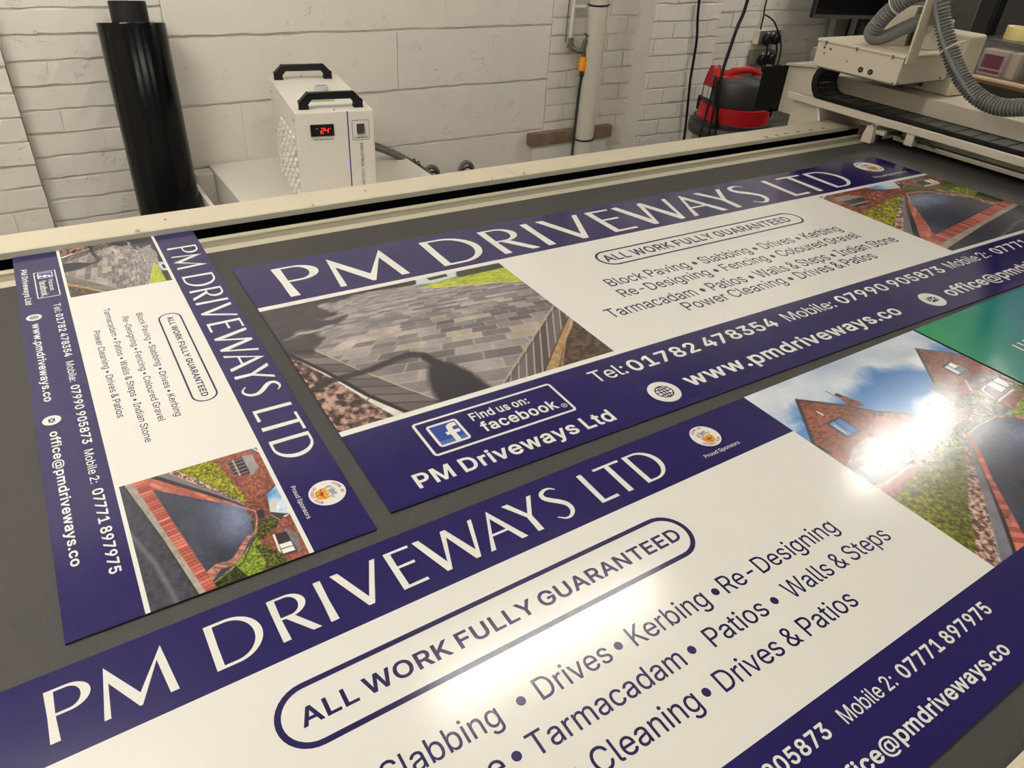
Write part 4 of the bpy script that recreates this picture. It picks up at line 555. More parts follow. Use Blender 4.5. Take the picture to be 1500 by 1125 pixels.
    c.poly([(-.02,.95),(.052,.905),(.171,.808),(.373,.669),(.491,.578),(.508,.578),(.343,.722),(.225,.835),(.10,.94),(.0,1.03),(-.02,1.03)], gravel(c, 12, 110))
    c.poly([(.0,1.03),(.225,.833),(.345,.722),(.508,.578),(.520,.574),(.375,.722),(.235,.872),(.06,1.03)], c.mixc(c.noise(20,20,3,6), (92, 90, 98), (132, 130, 138)))
    c.line([(.515,.582),(.332,.776),(.205,.905),(.06,1.05)], [.004,.012,.018,.026], (44, 36, 40))
    bc = brick_col(c, 30, 12, (150, 74, 64), (214, 130, 114), 3, x - y*1.1, y + x*.4)
    c.poly([(.516,.577),(.527,.58),(.445,.68),(.361,.77),(.196,.973),(.15,1.03),(.08,1.03),(.216,.90),(.364,.74)], bc)
    return c.mesh('driveway_house_sky_print')
# ------------------------------------------------------------------ the room
def courses(mb, x0, x1, z0, z1, y, pitch, zoff, length, joint, depth, seed, thru=None, jz=0.006, perp=.004):
    """painted masonry: one raised slab per brick or block on a backing plane"""
    r = random.Random(seed); k0 = int(math.floor((z0 - zoff)/pitch)); z = zoff + k0*pitch; row = k0
    while z < z1:
        a, b = max(z, z0), min(z + pitch, z1); x = x0 - length*(0.5 if row % 2 else 0.0) - (thru or 0.0)
        while x < x1:
            p, q = max(x, x0), min(x + length, x1)
            if q - p > 0.02 and b - a > 0.015:
                e = depth*(0.65 + 0.5*r.random()); n = max(2, int((q-p)/.05)); g = lambda k=1.0: (r.random() - .5)*jz*k
                l = p if p == x0 else p + perp/2; h = q if q == x1 else q - perp/2
                xs = [l + (h-l)*i/n + (g(.8) if 0 < i < n else g(.5)) for i in range(n+1)]
                lo = [(u, y-e+g(.6), a+joint/2+g()) for u in xs]; up = [(u, y-e+g(.6), b-joint/2+g()) for u in xs]; o = n+1
                vs = lo + up + [(u[0], y+.006, u[2]) for u in lo + up]
                fs = []
                for i in range(n): fs += [(i, i+1, o+i+1, o+i), (i+1, i, 2*o+i, 2*o+i+1), (o+i, o+i+1, 3*o+i+1, 3*o+i)]
                fs += [(0, o, 3*o, 2*o), (o-1, 3*o-1, 4*o-1, 2*o-1)]
                mb.add(vs, fs)
            x += length
        z += pitch; row += 1
WY0 = 3.43
m = MB()
m.box((-2.6, WY0, 0), (6.6, WY0+.2, CEIL))
courses(m, 0.0, 0.566, 0, CEIL, WY0, 0.0885, 0.822, 0.26, 0.011, 0.010, 1, perp=0)
courses(m, 0.572, 2.46, 0.0, CEIL, WY0, 0.268, 0.797, 0.503, 0.012, 0.012, 2, perp=0)
courses(m, 2.466, 3.06, 0, CEIL, WY0, 0.0885, 0.832, 0.26, 0.011, 0.009, 3)
courses(m, 3.562, 6.5, 0, CEIL, WY0, 0.0885, 0.836, 0.26, 0.011, 0.009, 4)
m.box((-2.6, 3.375, 0), (-0.004, WY0+.1, CEIL)); courses(m, -2.6, -0.003, 0, CEIL, 3.375, 0.0885, 0.815, 0.26, 0.011, 0.010, 5, perp=0)
m.box((3.057, 3.295, 0), (3.562, WY0+.1, CEIL)); courses(m, 3.054, 3.564, 0, CEIL, 3.295, 0.0885, 0.818, 0.26, 0.011, 0.009, 6, thru=0.1)
structure(m.build('wall_back', M_WALL, bevel=0.0035, segs=2))
structure(MB().box((6.6, -3.6, 0), (6.8, WY0+.2, CEIL)).build('wall_right', M_PAINT))
structure(MB().box((-2.8, -3.6, 0), (-2.6, WY0+.2, CEIL)).build('wall_left', M_PAINT))
structure(MB().box((-2.8, -3.8, 0), (6.8, -3.6, CEIL)).build('wall_front', M_PAINT))
structure(MB().box((-2.8, -3.8, -.1), (6.8, WY0+.2, 0)).build('floor', M_FLOOR))
structure(MB().box((-2.8, -3.8, CEIL), (6.8, WY0+.2, CEIL+.1)).build('ceiling', M_CEIL))
def tube_mat(k):
    if k == 1: return M_TUBE
    m = M_TUBE.copy(); m.node_tree.nodes['Principled BSDF'].inputs['Emission Strength'].default_value = TUBE_POWER*k; return m
for a, b, y, power in BATTENS_AND_FILL:
    t = thing('ceiling_or_fill_light', 'unseen white fluorescent batten lamp on the ceiling, some added as fill light', 'lamp', ((a+b)/2, y, CEIL), 0, 'ceiling battens')
    h = (b-a)/2
    MB().box((-h-.03, -.035, -.045), (h+.03, .035, 0)).build('housing', M_CHW, t, bevel=.004)
    MB().tube([(-h, 0, -.066), (h, 0, -.066)], .019, 14).build('lamp_tube', tube_mat(power), t)
# ------------------------------------------------------------------ the flatbed printer
PR = thing('flatbed_printer', 'long cream flatbed printer with dark grey bed and a gantry standing across its right end', 'printer', (1.5, 0.95, 0))
def pb(mb, name, mats, parent=None, **k):
    """a part of the printer built in room coordinates"""
    o = mb.build(name, mats, parent or PR, **k)
    o.matrix_parent_inverse = Matrix.Translation(-Vector((1.5, 0.95, 0))); return o
def sub(mb, name, mats, parent, **k):
    o = mb.build(name, mats, parent, **k); return o
BX0, BX1 = -0.9, 4.1
pb(MB().box((BX0, .0425, .842), (BX1, 1.772, BED)), 'bed_mat', M_MAT)
pb(MB().box((BX0, -.02, .60), (BX1, 1.86, .842)).box((BX0, 1.86, .60), (BX1, 2.03, .832)), 'bed_frame', M_CREAM, bevel=.004)
for x in (-.7, 1.5, 3.8):
    for y in (.1, 1.85): pb(MB().box((x-.06, y-.06, 0), (x+.06, y+.06, .60)), 'leg', M_CREAM, bevel=.004)
m = MB()
m.box((BX0, 1.772, .842), (BX1, 1.806, BED-.0008), 0); m.box((BX0, 1.806, .842), (BX1, 1.848, BED-.006), 1); m.box((BX0, 1.848, .842), (BX1, 1.869, BED-.0008), 0)
pb(m, 'edge_extrusion', [M_ALU, M_GROOVE], bevel=.0012)
pb(MB().box((BX0, 1.869, .832), (BX1, 1.926, .834)).box((BX0, 1.9262, .832), (BX1, 1.930, .8578)), 'belt_slot', M_SLOT)
m = MB()
for a, b in ((BX0, 1.2985), (1.3005, 3.02)):
    m.prism([(1.9265, .858), (1.9265, .871), (1.9295, .8745), (2.036, .8745), (2.042, .870), (2.042, .62), (2.030, .62), (2.030, .858)], 0, a, b)
rc = pb(m, 'rail_cover', M_CREAM2)
m = MB(); m.box((BX0, 1.9235, .8585), (3.02, 1.9268, .8735)); pb(m, 'cover_lip', M_LIP)
for x in (.17, .62, 1.205, 1.33, 1.98, 2.50):
    pb(MB().lathe([(.006, 0), (.0058, .002), (.004, .004), (0, .0048)], (x, 1.934, .8745), 14), 'cover_screw', M_CHROME, smooth=True)
for x in (.245, .80): pb(MB().lathe([(.0035, 0), (.003, .0012), (0, .0014)], (x, 1.985, .8745), 10), 'cover_rivet', M_STEEL)
pb(MB().prism([(.0415, BED), (.0415, .868), (.036, .872), (-.16, .872), (-.16, .60), (-.14, .60), (-.14, .857)], 0, BX0, BX1), 'front_rail_cover', M_CREAM2)
for x in (2.62, 2.70, 2.78, 2.86): pb(MB().box((x, 1.945, .8744), (x+.022, 1.951, .8752)), 'cover_slot', M_BLACK)
for i in range(2): pb(MB().box((2.50+.07*i, 1.93, .8744), (2.512+.07*i, 1.955, .8752)), 'cover_slot', M_GROOVE)

# gantry: beam, tray, end plates and legs across the bed
m = MB()
m.box((3.12, -.12, .955), (3.36, 2.19, 1.038))
m.box((2.945, -.12, .936), (3.13, 2.217, .944))
m.box((2.935, -.12, .933), (2.947, 2.219, .963))
G = pb(m, 'gantry_beam', M_CREAM, bevel=.003)
m = MB(); m.prism([(2.165, 1.062), (2.335, 1.040), (2.335, .842), (2.165, .842)], 0, 3.05, 3.056)
m.prism([(2.160, 1.066), (2.342, 1.043), (2.342, 1.052), (2.160, 1.075)], 0, 3.035, 3.30); m.box((3.05, 2.165, .842), (3.30, 2.171, 1.05))
sub(m, 'end_plate', M_CREAM, G, bevel=.002)
sub(MB().prism([(2.338, 1.044), (2.425, 1.018), (2.425, .842), (2.338, .842)], 0, 2.99, 3.30), 'end_cover', M_GBLACK, G, bevel=.004)
sub(MB().box((2.965, 2.047, .45), (3.30, 2.20, .930)), 'leg', M_CREAM, G, bevel=.003)
sub(MB().box((3.05, -.14, .873), (3.32, .0, .955)), 'leg', M_CREAM, G, bevel=.003)
sub(MB().tube([(2.955, 2.035, .876), (2.955, 2.06, .935)], .0055, 8), 'stay_rod', M_TIE, G)
m = MB(); m.box((2.985, .02, .905), (3.06, 1.86, .930)); m.box((2.995, .02, .880), (3.03, 1.70, .897), 1); m.box((3.07, .02, .878), (3.10, 1.86, .955), 2)
sub(m, 'linear_rail', [M_GROOVE, M_ALU, M_STEEL], G, bevel=.002)
m = MB(); m.prism([(1.735, .866), (1.778, .866), (1.778, .892), (1.768, .928), (1.742, .928)], 0, 2.90, 2.925); m.box((2.925, 1.70, .900), (2.99, 1.775, .915))
sub(m, 'sensor_bracket', M_CREAM, G, bevel=.002)
sub(MB().tube([(2.905, 1.672, .925), (2.935, 1.672, .925)], .010, 12).box((2.93, 1.65, .915), (2.96, 1.69, .935)), 'limit_switch', M_BLACK, G)
sub(MB().tube([(2.905, 1.745, .93), (2.95, 1.745, .93)], .008, 12), 'guide_roller', M_CHROME, G)
sub(MB().tube([(2.95, 1.64, .905), (2.95, 1.58, .92), (2.96, 1.5, .905)], .005, 8), 'switch_lead', M_BLACK, G)
sub(MB().box((2.99, 1.76, .862), (3.02, 1.86, .932)), 'bracket_plate', mat('red brown enamel', (74, 44, 40), .5), G)
sub(MB().box((2.94, 1.585, .888), (2.975, 1.62, .932)), 'cable_bracket', M_CREAM, G, bevel=.002)

# cable chain: lies in the tray, turns up at the end of the bed and runs back under the carriage
path = [Vector((3.035, y, .962)) for y in np.linspace(-.12, 2.055, 34)]
path += [Vector((3.035, 2.055 + .066*math.sin(a), 1.028 - .066*math.cos(a))) for a in np.linspace(.3, math.pi, 9)]
path += [Vector((3.035, y, 1.094)) for y in np.linspace(1.99, 1.72, 5)]
m = MB()
for a, b in zip(path, path[1:]):
    d = (b - a); L = d.length; t = d.normalized(); nrm = Vector((1, 0, 0)).cross(t)
    Mx = Matrix((( 1, t.x, nrm.x, (a.x+b.x)/2), (0, t.y, nrm.y, (a.y+b.y)/2), (0, t.z, nrm.z, (a.z+b.z)/2), (0, 0, 0, 1)))
    m.box((-.066, -L/2 + .003, -.0135), (.066, L/2 - .003, .0135), 0, Mx)
    m.box((-.069, -L/2 - .004, -.015), (-.058, L/2 + .004, .015), 1, Mx); m.box((.058, -L/2 - .004, -.015), (.069, L/2 + .004, .015), 1, Mx)
sub(m, 'cable_chain', [M_CHAIN, M_BLACK], G, bevel=.002)

# carriage: the box that carries the print head, with its hose post
C0 = MB(); C0.box((2.86, 1.687, 1.104), (3.20, 2.077, 1.196))
CA = pb(C0, 'carriage', M_CREAM, bevel=.003)
sub(MB().box((2.857, 1.683, 1.1965), (3.205, 2.081, 1.208)), 'lid', M_CREAM2, CA, bevel=.003)
for y in (2.035, 1.89, 1.73): sub(MB().box((2.8555, y-.004, 1.189), (2.8575, y+.004, 1.203)), 'lid_clip', M_STEEL, CA)
for y, z, r in ((2.04, 1.178, .005), (2.01, 1.176, .005), (2.035, 1.156, .003), (1.92, 1.146, .003), (1.70, 1.108, .004)):
    sub(MB().tube([(2.8605, y, z), (2.858, y, z)], r, 12), 'screw', M_STEEL, CA)
for y in (1.85, 1.805):
    m = MB(); m.tube([(2.861, y, 1.128), (2.8575, y, 1.128)], .0105, 20, 0); m.tube([(2.858, y, 1.128), (2.8568, y, 1.128)], .005, 14, 1)
    sub(m, 'bolt_hole', [M_BLACK, M_BRASS], CA)
for x, z in ((2.90, 1.192), (2.872, 1.108), (3.16, 1.112)): sub(MB().tube([(x, 1.6872, z), (x, 1.6845, z)], .0045, 12), 'screw', M_STEEL, CA)
sub(MB().box((2.868, 1.676, 1.18), (2.93, 1.684, 1.405)), 'hose_post', M_CREAM2, CA, bevel=.0015)
m = MB(); m.box((3.225, 1.662, 1.0385), (3.36, 2.03, 1.27)); sub(m, 'motor_cover', M_CREAM2, CA, bevel=.012, segs=3)
m = MB(); m.box((3.085, 1.735, 1.208), (3.215, 1.815, 1.315)); sub(m, 'head_housing', M_CREAM, CA, bevel=.006)
m = MB(); m.prism([(2.02, 1.208), (1.845, 1.208), (1.845, 1.345), (1.90, 1.345)], 0, 3.10, 3.20); sub(m, 'head_gusset', M_CREAM, CA, bevel=.004)
m = MB(); m.box((3.10, 1.835, 1.208), (3.21, 1.842, 1.35)); sub(m, 'head_plate', M_STEEL, CA)
sub(MB().box((2.87, 1.70, 1.098), (3.22, 2.06, 1.104)), 'under_plate', M_STEEL, CA)

# the corrugated hose that leaves the carriage over its post
pts = spline([(2.93, .96, 1.95), (2.94, 1.02, 1.50), (2.95, 1.085, 1.24), (2.95, 1.16, 1.148), (2.95, 1.249, 1.117), (2.95, 1.332, 1.10), (2.95, 1.421, 1.118), (2.95, 1.511, 1.175), (2.95, 1.583, 1.251), (2.95, 1.631, 1.316),
              (2.945, 1.680, 1.395), (2.94, 1.74, 1.414), (2.94, 1.81, 1.378), (2.94, 1.868, 1.318), (2.95, 1.902, 1.262)], 10)
rs = resample(pts, .0016); L = rs[-1][1]
m = MB(); m.tube([p for p, s in rs], [.0272 + .0058*min(.7, math.sin(2*math.pi*s/.0125)) for p, s in rs], 22)
HO = pb(m, 'corrugated_hose', M_HOSE, smooth=True)
m = MB(); m.tube(spline([(2.945, 1.885, 1.305), (2.95, 1.915, 1.255), (2.965, 1.900, 1.232), (2.99, 1.865, 1.244), (3.01, 1.81, 1.284), (3.04, 1.75, 1.32), (3.07, 1.70, 1.335)], 10), .026, 18)
sub(m, 'hose_bend', M_HOSE2, HO, smooth=True)
pts2 = [Vector((p.x - .012*k, p.y + .020*k, p.z + .034*k)) for p, s in rs if 1.40 < p.y < 1.76 for k in (min(1, (p.y - 1.40)*9),)]
m = MB(); m.tube(pts2[::6], .0105, 12); m.tube([p + Vector((-.02, .0, -.006)) for p in pts2[::6]], .008, 10)
sub(m, 'side_cable', M_HOSE2, HO, smooth=True)
for i in (int(len(rs)*f) for f in (.735, .845, .935)):
    p = rs[i][0]; t = (rs[i+3][0] - rs[i-3][0]).normalized(); n1 = Vector((1, 0, 0)); n2 = n1.cross(t)
    big = .735 < 1 and p.y < 1.70
    ring = [p + n2*(.008 if big else 0) + n1*math.cos(a)*(.037) + n2*math.sin(a)*(.046 if big else .037) for a in np.linspace(0, 2*math.pi, 28, endpoint=False)]
    sub(MB().tube(ring, .0024, 8, closed=True), 'cable_tie', M_TIE, HO, smooth=True)
# ------------------------------------------------------------------ the printed boards
PAVING = paint_paving(); LOW = paint_house_low(); TALL = paint_house_tall()
K = 0.001
def sign(name, label, x, y, th, W, Hh, u0=0.0):
    t = thing(name, label, 'sign', (x, y, BED), th)
    m = MB(); m.box((u0*K, -Hh*K, 0), (W*K, 0, .003)); n = m.m; m.m = [1, 0, 1, 1, 1, 1]
    m.build('board', [M_NAVY, M_EDGE], t, bevel=0.0)
    return t
def place(layer): return lambda a, b: (a*K, -b*K, .003 + layer*.00012)
def printed(t, name, T, mt, layer, label=None):
    """lettering or a printed area; triangles in millimetres, v downwards"""
    m = MB()
    if isinstance(mt, (list, tuple)):
        for i, (tt, ly) in enumerate(T): m.flat([q[::-1] for q in tt], place(ly), i)
    else: m.flat([q[::-1] for q in T], place(layer))
    # keep every face looking up
    f2 = []
    for f in m.f:
        a, b, c = (m.v[i] for i in f); s = (b[0]-a[0])*(c[1]-a[1]) - (b[1]-a[1])*(c[0]-a[0])
        f2.append(f if s > 0 else f[::-1])
    m.f = f2
    o = m.build(name, mt, t)
    if label: o['label'] = label
    return o
def line_tris(s, x0, x1, base, cap, bold=False):
    return [tuple((px, 2*base - py) for px, py in q) for q in text_tris(s, x0, x1, base, cap, bold)]
def loops_tris(*loops): return tris([list(l) for l in loops])
def box_t(x0, y0, x1, y1): return [((x0,y0),(x1,y0),(x1,y1)), ((x0,y0),(x1,y1),(x0,y1))]
def title(t, x0, x1, base, cap):
    sx = (x1-x0)/TITLE_W; sy = cap/70.0
    for T in TITLE: printed(t, 'title_word', [tuple((x0 + p[0]*sx, base - p[1]*sy) for p in q) for q in T], M_WHITE, 1)
def picture(t, me, x0, y0, x1, y1, name, layer=2):
    o = bpy.data.objects.new(name, me); COL.objects.link(o); o.parent = t
    o.location = (x0*K, -y0*K, .003 + layer*.00012); o.scale = ((x1-x0)*K, (y1-y0)*K, 1); return o
def ring_t(x0, y0, x1, y1, r, w): return loops_tris(rrect(x0, y0, x1, y1, r), rrect(x0+w, y0+w, x1-w, y1-w, max(r-w, .5)))
def disc(cx, cy, r, n=40): return [(cx + r*math.cos(2*math.pi*i/n), cy + r*math.sin(2*math.pi*i/n)) for i in range(n)]
def round_text(s, cx, cy, r, mid, capm, spread, top=True):
    out = []; n = len(s)
    for i, ch in enumerate(s):
        if ch == ' ': continue
        a = math.radians(mid + (i - (n-1)/2)*spread*(1 if top else -1)); g = text_tris(ch, 0, None, 0, capm, True)
        xs = [p[0] for q in g for p in q]; w = (min(xs)+max(xs))/2
        ux, uy = (math.cos(a), math.sin(a)) ; d = (ux, uy) if top else (-ux, -uy); e = (-d[1], d[0])
        for q in g: out.append(tuple((cx + ux*r + e[0]*(p[0]-w) + d[0]*(p[1]-capm/2), cy + uy*r + e[1]*(p[0]-w) + d[1]*(p[1]-capm/2)) for p in q))
    return out
def crest(t, cx, cy, r):
    S = lambda pts: [(cx + a*r, cy + b*r) for a, b in pts]
    gold = loops_tris(S([(-.46,.16),(-.40,-.06),(-.24,.06),(-.18,-.12),(-.02,.04),(.10,-.16),(.20,.04),(.34,-.10),(.46,.12),(.36,.56),(.14,.66),(-.16,.64),(-.36,.50)]))
    brown = loops_tris(S([(-.44,.20),(.0,.34),(.44,.16),(.43,.22),(.02,.42),(-.43,.27)])) + loops_tris(S([(-.03,.36),(.04,.36),(.06,.65),(-.02,.65)])) + loops_tris(S([(-.36,.50),(-.16,.64),(-.14,.60),(-.34,.46)]))
    red = loops_tris(S([(-.10,.20),(.10,.24),(.16,.34),(-.02,.36),(-.14,.28)]))
    grey = loops_tris(S([(-.50,-.02),(-.52,-.30),(-.40,-.42),(-.30,-.34),(-.36,-.14),(-.22,-.02)])) + loops_tris(S([(-.22,-.08),(-.30,-.42),(-.10,-.52),(.02,-.38),(.14,-.50),(.36,-.46),(.30,-.28),(.44,-.22),(.24,-.12),(.06,-.20),(-.02,-.04)])) + loops_tris(S([(.26,-.10),(.48,-.30),(.54,-.22),(.40,-.04)]))
    dk = loops_tris(S([(-.44,-.34),(-.40,-.38),(-.42,-.10),(-.47,-.08)])) + loops_tris(S([(-.18,-.30),(.30,-.40),(.30,-.36),(-.17,-.25)])) + loops_tris(S([(-.10,-.20),(.24,-.26),(.22,-.22),(-.10,-.15)])) + loops_tris(S([(.0,-.40),(.04,-.40),(.02,-.12),(-.02,-.12)]))
    txt = round_text('STONE SP', cx, cy, r*.80, -90 - 14, r*.17, 9.5) + round_text('CRICKET CLUB', cx, cy, r*.80, 90, r*.17, 9.5, False)
    printed(t, 'club_crest', [(loops_tris(disc(cx, cy, r)), 1), (gold, 2), (brown, 3), (red, 4), (grey, 2), (dk, 3), (txt, 2)],
            [M_WHITE, M_GOLD, M_GOLD2, M_RED, M_GREY, M_GREY2, M_RED], 1, 'white round cricket club crest with gold and grey emblem')
def badge(t, x0, y0, x1, y1, ix0, iy0, ix1, iy1, f1, f2, w):
    """find-us-on badge: outlined box, square f tile and two lines of lettering"""
    tile = [(ring_t(ix0, iy0, ix1, iy1, w*1.4, w), 1), (box_t(ix0+w, iy0+w, ix1-w, iy1-w), 1), (box_t(ix0+w, iy1-w-(iy1-iy0)*.16, ix1-w, iy1-w), 2)]
    iw, ih = ix1-ix0, iy1-iy0; F = lambda pts: [(ix0 + a*iw, iy0 + b*ih) for a, b in pts]
    fl = F([(.88,.14),(.88,.30),(.80,.30),(.73,.31),(.70,.37),(.70,.46),(.87,.46),(.85,.60),(.70,.60),(.70,.93),(.53,.93),(.53,.60),(.42,.60),(.42,.46),(.53,.46),(.53,.34),(.57,.21),(.66,.15),(.76,.13)])
    b = printed(t, 'social_badge', ring_t(x0, y0, x1, y1, w*1.6, w) + line_tris('Find us on:', *f1, True) + line_tris('facebook', *f2[:4], True) + loops_tris(disc(f2[4], f2[5], f2[6]), disc(f2[4], f2[5], f2[6]*.8)) + line_tris('R', f2[4]-f2[6]*.3, f2[4]+f2[6]*.38, f2[5]+f2[6]*.42, f2[6]*.85, True), M_WHITE, 1)
    o = printed(b, 'badge_tile', tile + [(loops_tris(fl), 3)], [M_WHITE, M_FB, M_FB2, M_WHITE], 1, 'blue square tile with a white letter f')
def globe(t, cx, cy, r):
    q = .58*r; w = .075*r; g = loops_tris(disc(cx, cy, q), disc(cx, cy, q-w)) + box_t(cx-q, cy-w/2, cx+q, cy+w/2) + box_t(cx-w/2, cy-q, cx+w/2, cy+q)
    for k in (.45,): g += loops_tris([(cx + k*q*math.cos(a), cy + q*math.sin(a)) for a in np.linspace(0, 2*math.pi, 36, endpoint=False)], [(cx + (k*q-w)*math.cos(a), cy + (q-w)*math.sin(a)) for a in np.linspace(0, 2*math.pi, 36, endpoint=False)])
    for s in (-1, 1): g += ribbon([(cx + q*.86*c, cy + s*q*(.50 - .12*(1-abs(c)))) for c in np.linspace(-1, 1, 9)], w)
    printed(t, 'globe_icon', [(loops_tris(disc(cx, cy, r)), 1), (g, 2)], [M_WHITE, M_INK], 1, 'white disc with a globe drawn in navy')
def mailicon(t, cx, cy, r):
    w, h = r*.50, r*.34; e = box_t(cx-w, cy-h, cx+w, cy+h)
    l = ribbon([(cx-w, cy-h), (cx, cy+h*.18), (cx+w, cy-h)], r*.10) + ribbon([(cx-w, cy+h), (cx-w*.3, cy-h*.05)], r*.09) + ribbon([(cx+w, cy+h), (cx+w*.3, cy-h*.05)], r*.09)
    printed(t, 'mail_icon', [(loops_tris(disc(cx, cy, r)), 1), (e, 2), (l, 3)], [M_WHITE, M_INK, M_WHITE], 1, 'white disc with a navy envelope')

SERVICES = ['Block Paving \u2022 Slabbing \u2022 Drives \u2022 Kerbing', 'Re-Designing \u2022 Fencing \u2022 Coloured Gravel', 'Tarmacadam \u2022 Patios \u2022 Walls & Steps \u2022 Indian Stone', 'Power Cleaning \u2022 Drives & Patios']
def two_photo_sign(t, d):
    W = d['W']
    title(t, *d['title'])
    printed(t, 'white_panel', box_t(d['u0'], d['line'][0], d['cx'][0], d['line'][1]) + box_t(d['cx'][1], d['line'][0], W, d['line'][1]) + box_t(d['cx'][0], d['line'][0], d['cx'][1], d['navy']) + box_t(d['u0'], d['ph'][1], d['cx'][0], d['navy']) + box_t(d['cx'][1], d['ph'][1], W, d['navy']), M_WHITE, 1, 'plain white middle panel')
    picture(t, PAVING, d['u0'], d['ph'][0], d['cx'][0], d['ph'][1], 'driveway_photo')['label'] = 'photo of grey block paving with a lamp shadow'
    picture(t, LOW, d['cx'][1], d['ph'][0], W, d['ph'][1], 'house_photo')['label'] = 'photo of a dark tarmac drive between brick houses'
    crest(t, *d['crest']); printed(t, 'sponsor_lettering', line_tris('Proud Sponsors', *d['ps']), M_WHITE, 1)
    p = d['pill']; printed(t, 'guarantee_badge', ring_t(*p[:4], (p[3]-p[1])/2, p[4]) + line_tris('ALL WORK FULLY GUARANTEED', *d['awfg'], True), M_INK, 2, 'navy outlined pill reading all work fully guaranteed')
    T = []
    for s, a in zip(SERVICES, d['lines']): T += line_tris(s, *a)
    printed(t, 'services_lettering', T, M_INK, 2)
    badge(t, *d['badge'])
    T = []
    for s, b, a in d['foot']: T += line_tris(s, *a, b)
    printed(t, 'contact_lettering', T, M_WHITE, 1)
    globe(t, *d['globe']); mailicon(t, *d['mail'])

A = sign('sign_board', 'narrow navy and white driveway board turned sideways along the left end of the bed', .2954, 1.9312, -1.5848, 1213.8, 399.3, 7)
two_photo_sign(A, dict(W=1213.8, u0=7, title=(100, 1005, 79, 67), line=(93, 99.5), cx=(278, 952), navy=310, ph=(99.5, 304), crest=(1108, 36, 28), ps=(1070, 1148, 81, 7),
    pill=(434, 116, 786, 161, 3.2), awfg=(450, 770, 144, 12), lines=[(408, 809, 196, 12), (412, 812, 223.5, 12), (360, 860, 252, 12), (449, 771, 281, 12)],
    badge=(119, 320.5, 256, 364, 126, 327, 156, 357, (166, 226, 338, 9), (168, 246, 356, 14, 250, 355, 3), 2.2),
    foot=[('PM Driveways Ltd', True, (93, 277, 387, 12)), ('Tel:', False, (293, 336, 338, 13)), ('01782 478354', True, (344, 527, 338, 13.5)), ('Mobile:', False, (546, 621, 338, 13)), ('07990 905873', True, (634, 820, 338.5, 14)),
          ('Mobile 2:', False, (837, 926, 339, 13)), ('07771 897975', True, (941, 1126, 339.5, 15)), ('www.pmdriveways.co', True, (368, 668, 381.5, 14)), ('office@pmdriveways.co', True, (763, 1089, 381, 14))],
    globe=(340, 376, 14), mail=(729, 375, 14)))
Bq = sign('sign_board', 'longest navy and white driveway board, lying nearest the back rail with two photos', .3231, 1.6518, -.0144, 2439.8, 913.7)
two_photo_sign(Bq, dict(W=2439.8, u0=0, title=(79, 2095, 190, 153), line=(212, 229), cx=(595, 1826), navy=711, ph=(229, 697), crest=(2299, 77, 54), ps=(2205, 2392, 176, 16),
    pill=(838, 281, 1615, 365, 7), awfg=(857, 1567, 341, 37), lines=[(777, 1650, 458, 39), (771, 1663, 515, 38), (681, 1745, 584, 40), (868, 1576, 634, 38)],
    badge=(116, 734, 406, 830, 135, 751, 195, 813, (219, 339, 773, 22), (223, 381, 810, 28, 391, 808, 6), 5),
    foot=[('PM Driveways Ltd', True, (61, 453, 887, 34)), ('Tel:', False, (492, 572, 776, 38)), ('01782 478354', True, (584, 1012, 778, 38)), ('Mobile:', False, (1046, 1216, 776, 36)), ('07990 905873', True, (1240, 1675, 774, 36)),
          ('Mobile 2:', False, (1706, 1905, 771, 36)), ('07771 897975', True, (1938, 2362, 772, 37)), ('www.pmdriveways.co', True, (652, 1338, 871, 40)), ('office@pmdriveways.co', True, (1541, 2284, 872, 40))],
    globe=(590, 859, 33), mail=(1474, 858, 33)))

# the front board: same business, larger lettering, one tall photo at its right
Cq = sign('sign_board', 'front navy and white board cut off by the bottom edge, with one tall house photo', -.03, .6903, .0063, 1618, 605.4, -212)
title(Cq, -119, 784.5, 95, 70)
printed(Cq, 'white_panel', box_t(-212, 118.5, 1056, 486), M_WHITE, 1, 'plain white middle panel')
picture(Cq, TALL, 1056, 0, 1618, 486, 'house_photo')['label'] = 'photo of two gabled brick houses under a cloudy blue sky'
crest(Cq, 901, 51, 28); printed(Cq, 'sponsor_lettering', line_tris('Proud Sponsors', 858, 942, 96, 8), M_WHITE, 1)
printed(Cq, 'guarantee_badge', ring_t(88, 158, 712, 242, 42, 7.5) + line_tris('ALL WORK FULLY GUARANTEED', 115, 691, 213, 24, True), M_INK, 2, 'navy outlined pill reading all work fully guaranteed')
T = []
for s, a in (('Block Paving', (-112, 148, 321, 29)), ('Slabbing', (166, 309, 321, 29)), ('Drives', (363, 471, 321, 29)), ('Kerbing', (507, 640, 321, 29)), ('Re-Designing', (673, 915, 321, 29)),
             ('Fencing', (-168, -30, 373, 29)), ('Indian Stone', (50, 284, 373, 29)), ('Tarmacadam', (318, 546, 373, 28)), ('Patios', (593, 699, 373, 28)), ('Walls & Steps', (745, 974, 373, 28)),
             ('Coloured Gravel', (-150, 190, 425, 29)), ('Power', (224, 348, 425, 29)), ('Cleaning', (366, 521, 425, 29)), ('Drives & Patios', (558, 820, 425, 28))):
    T += line_tris(s, *a)
for u, v in ((157, 308), (340, 308), (487, 308), (659, 309), (12, 360), (300, 360), (564, 360), (719, 361), (207, 412), (537, 412)): T += loops_tris(disc(u, v, 6.0, 20))
printed(Cq, 'services_lettering', T, M_INK, 2)
T = []
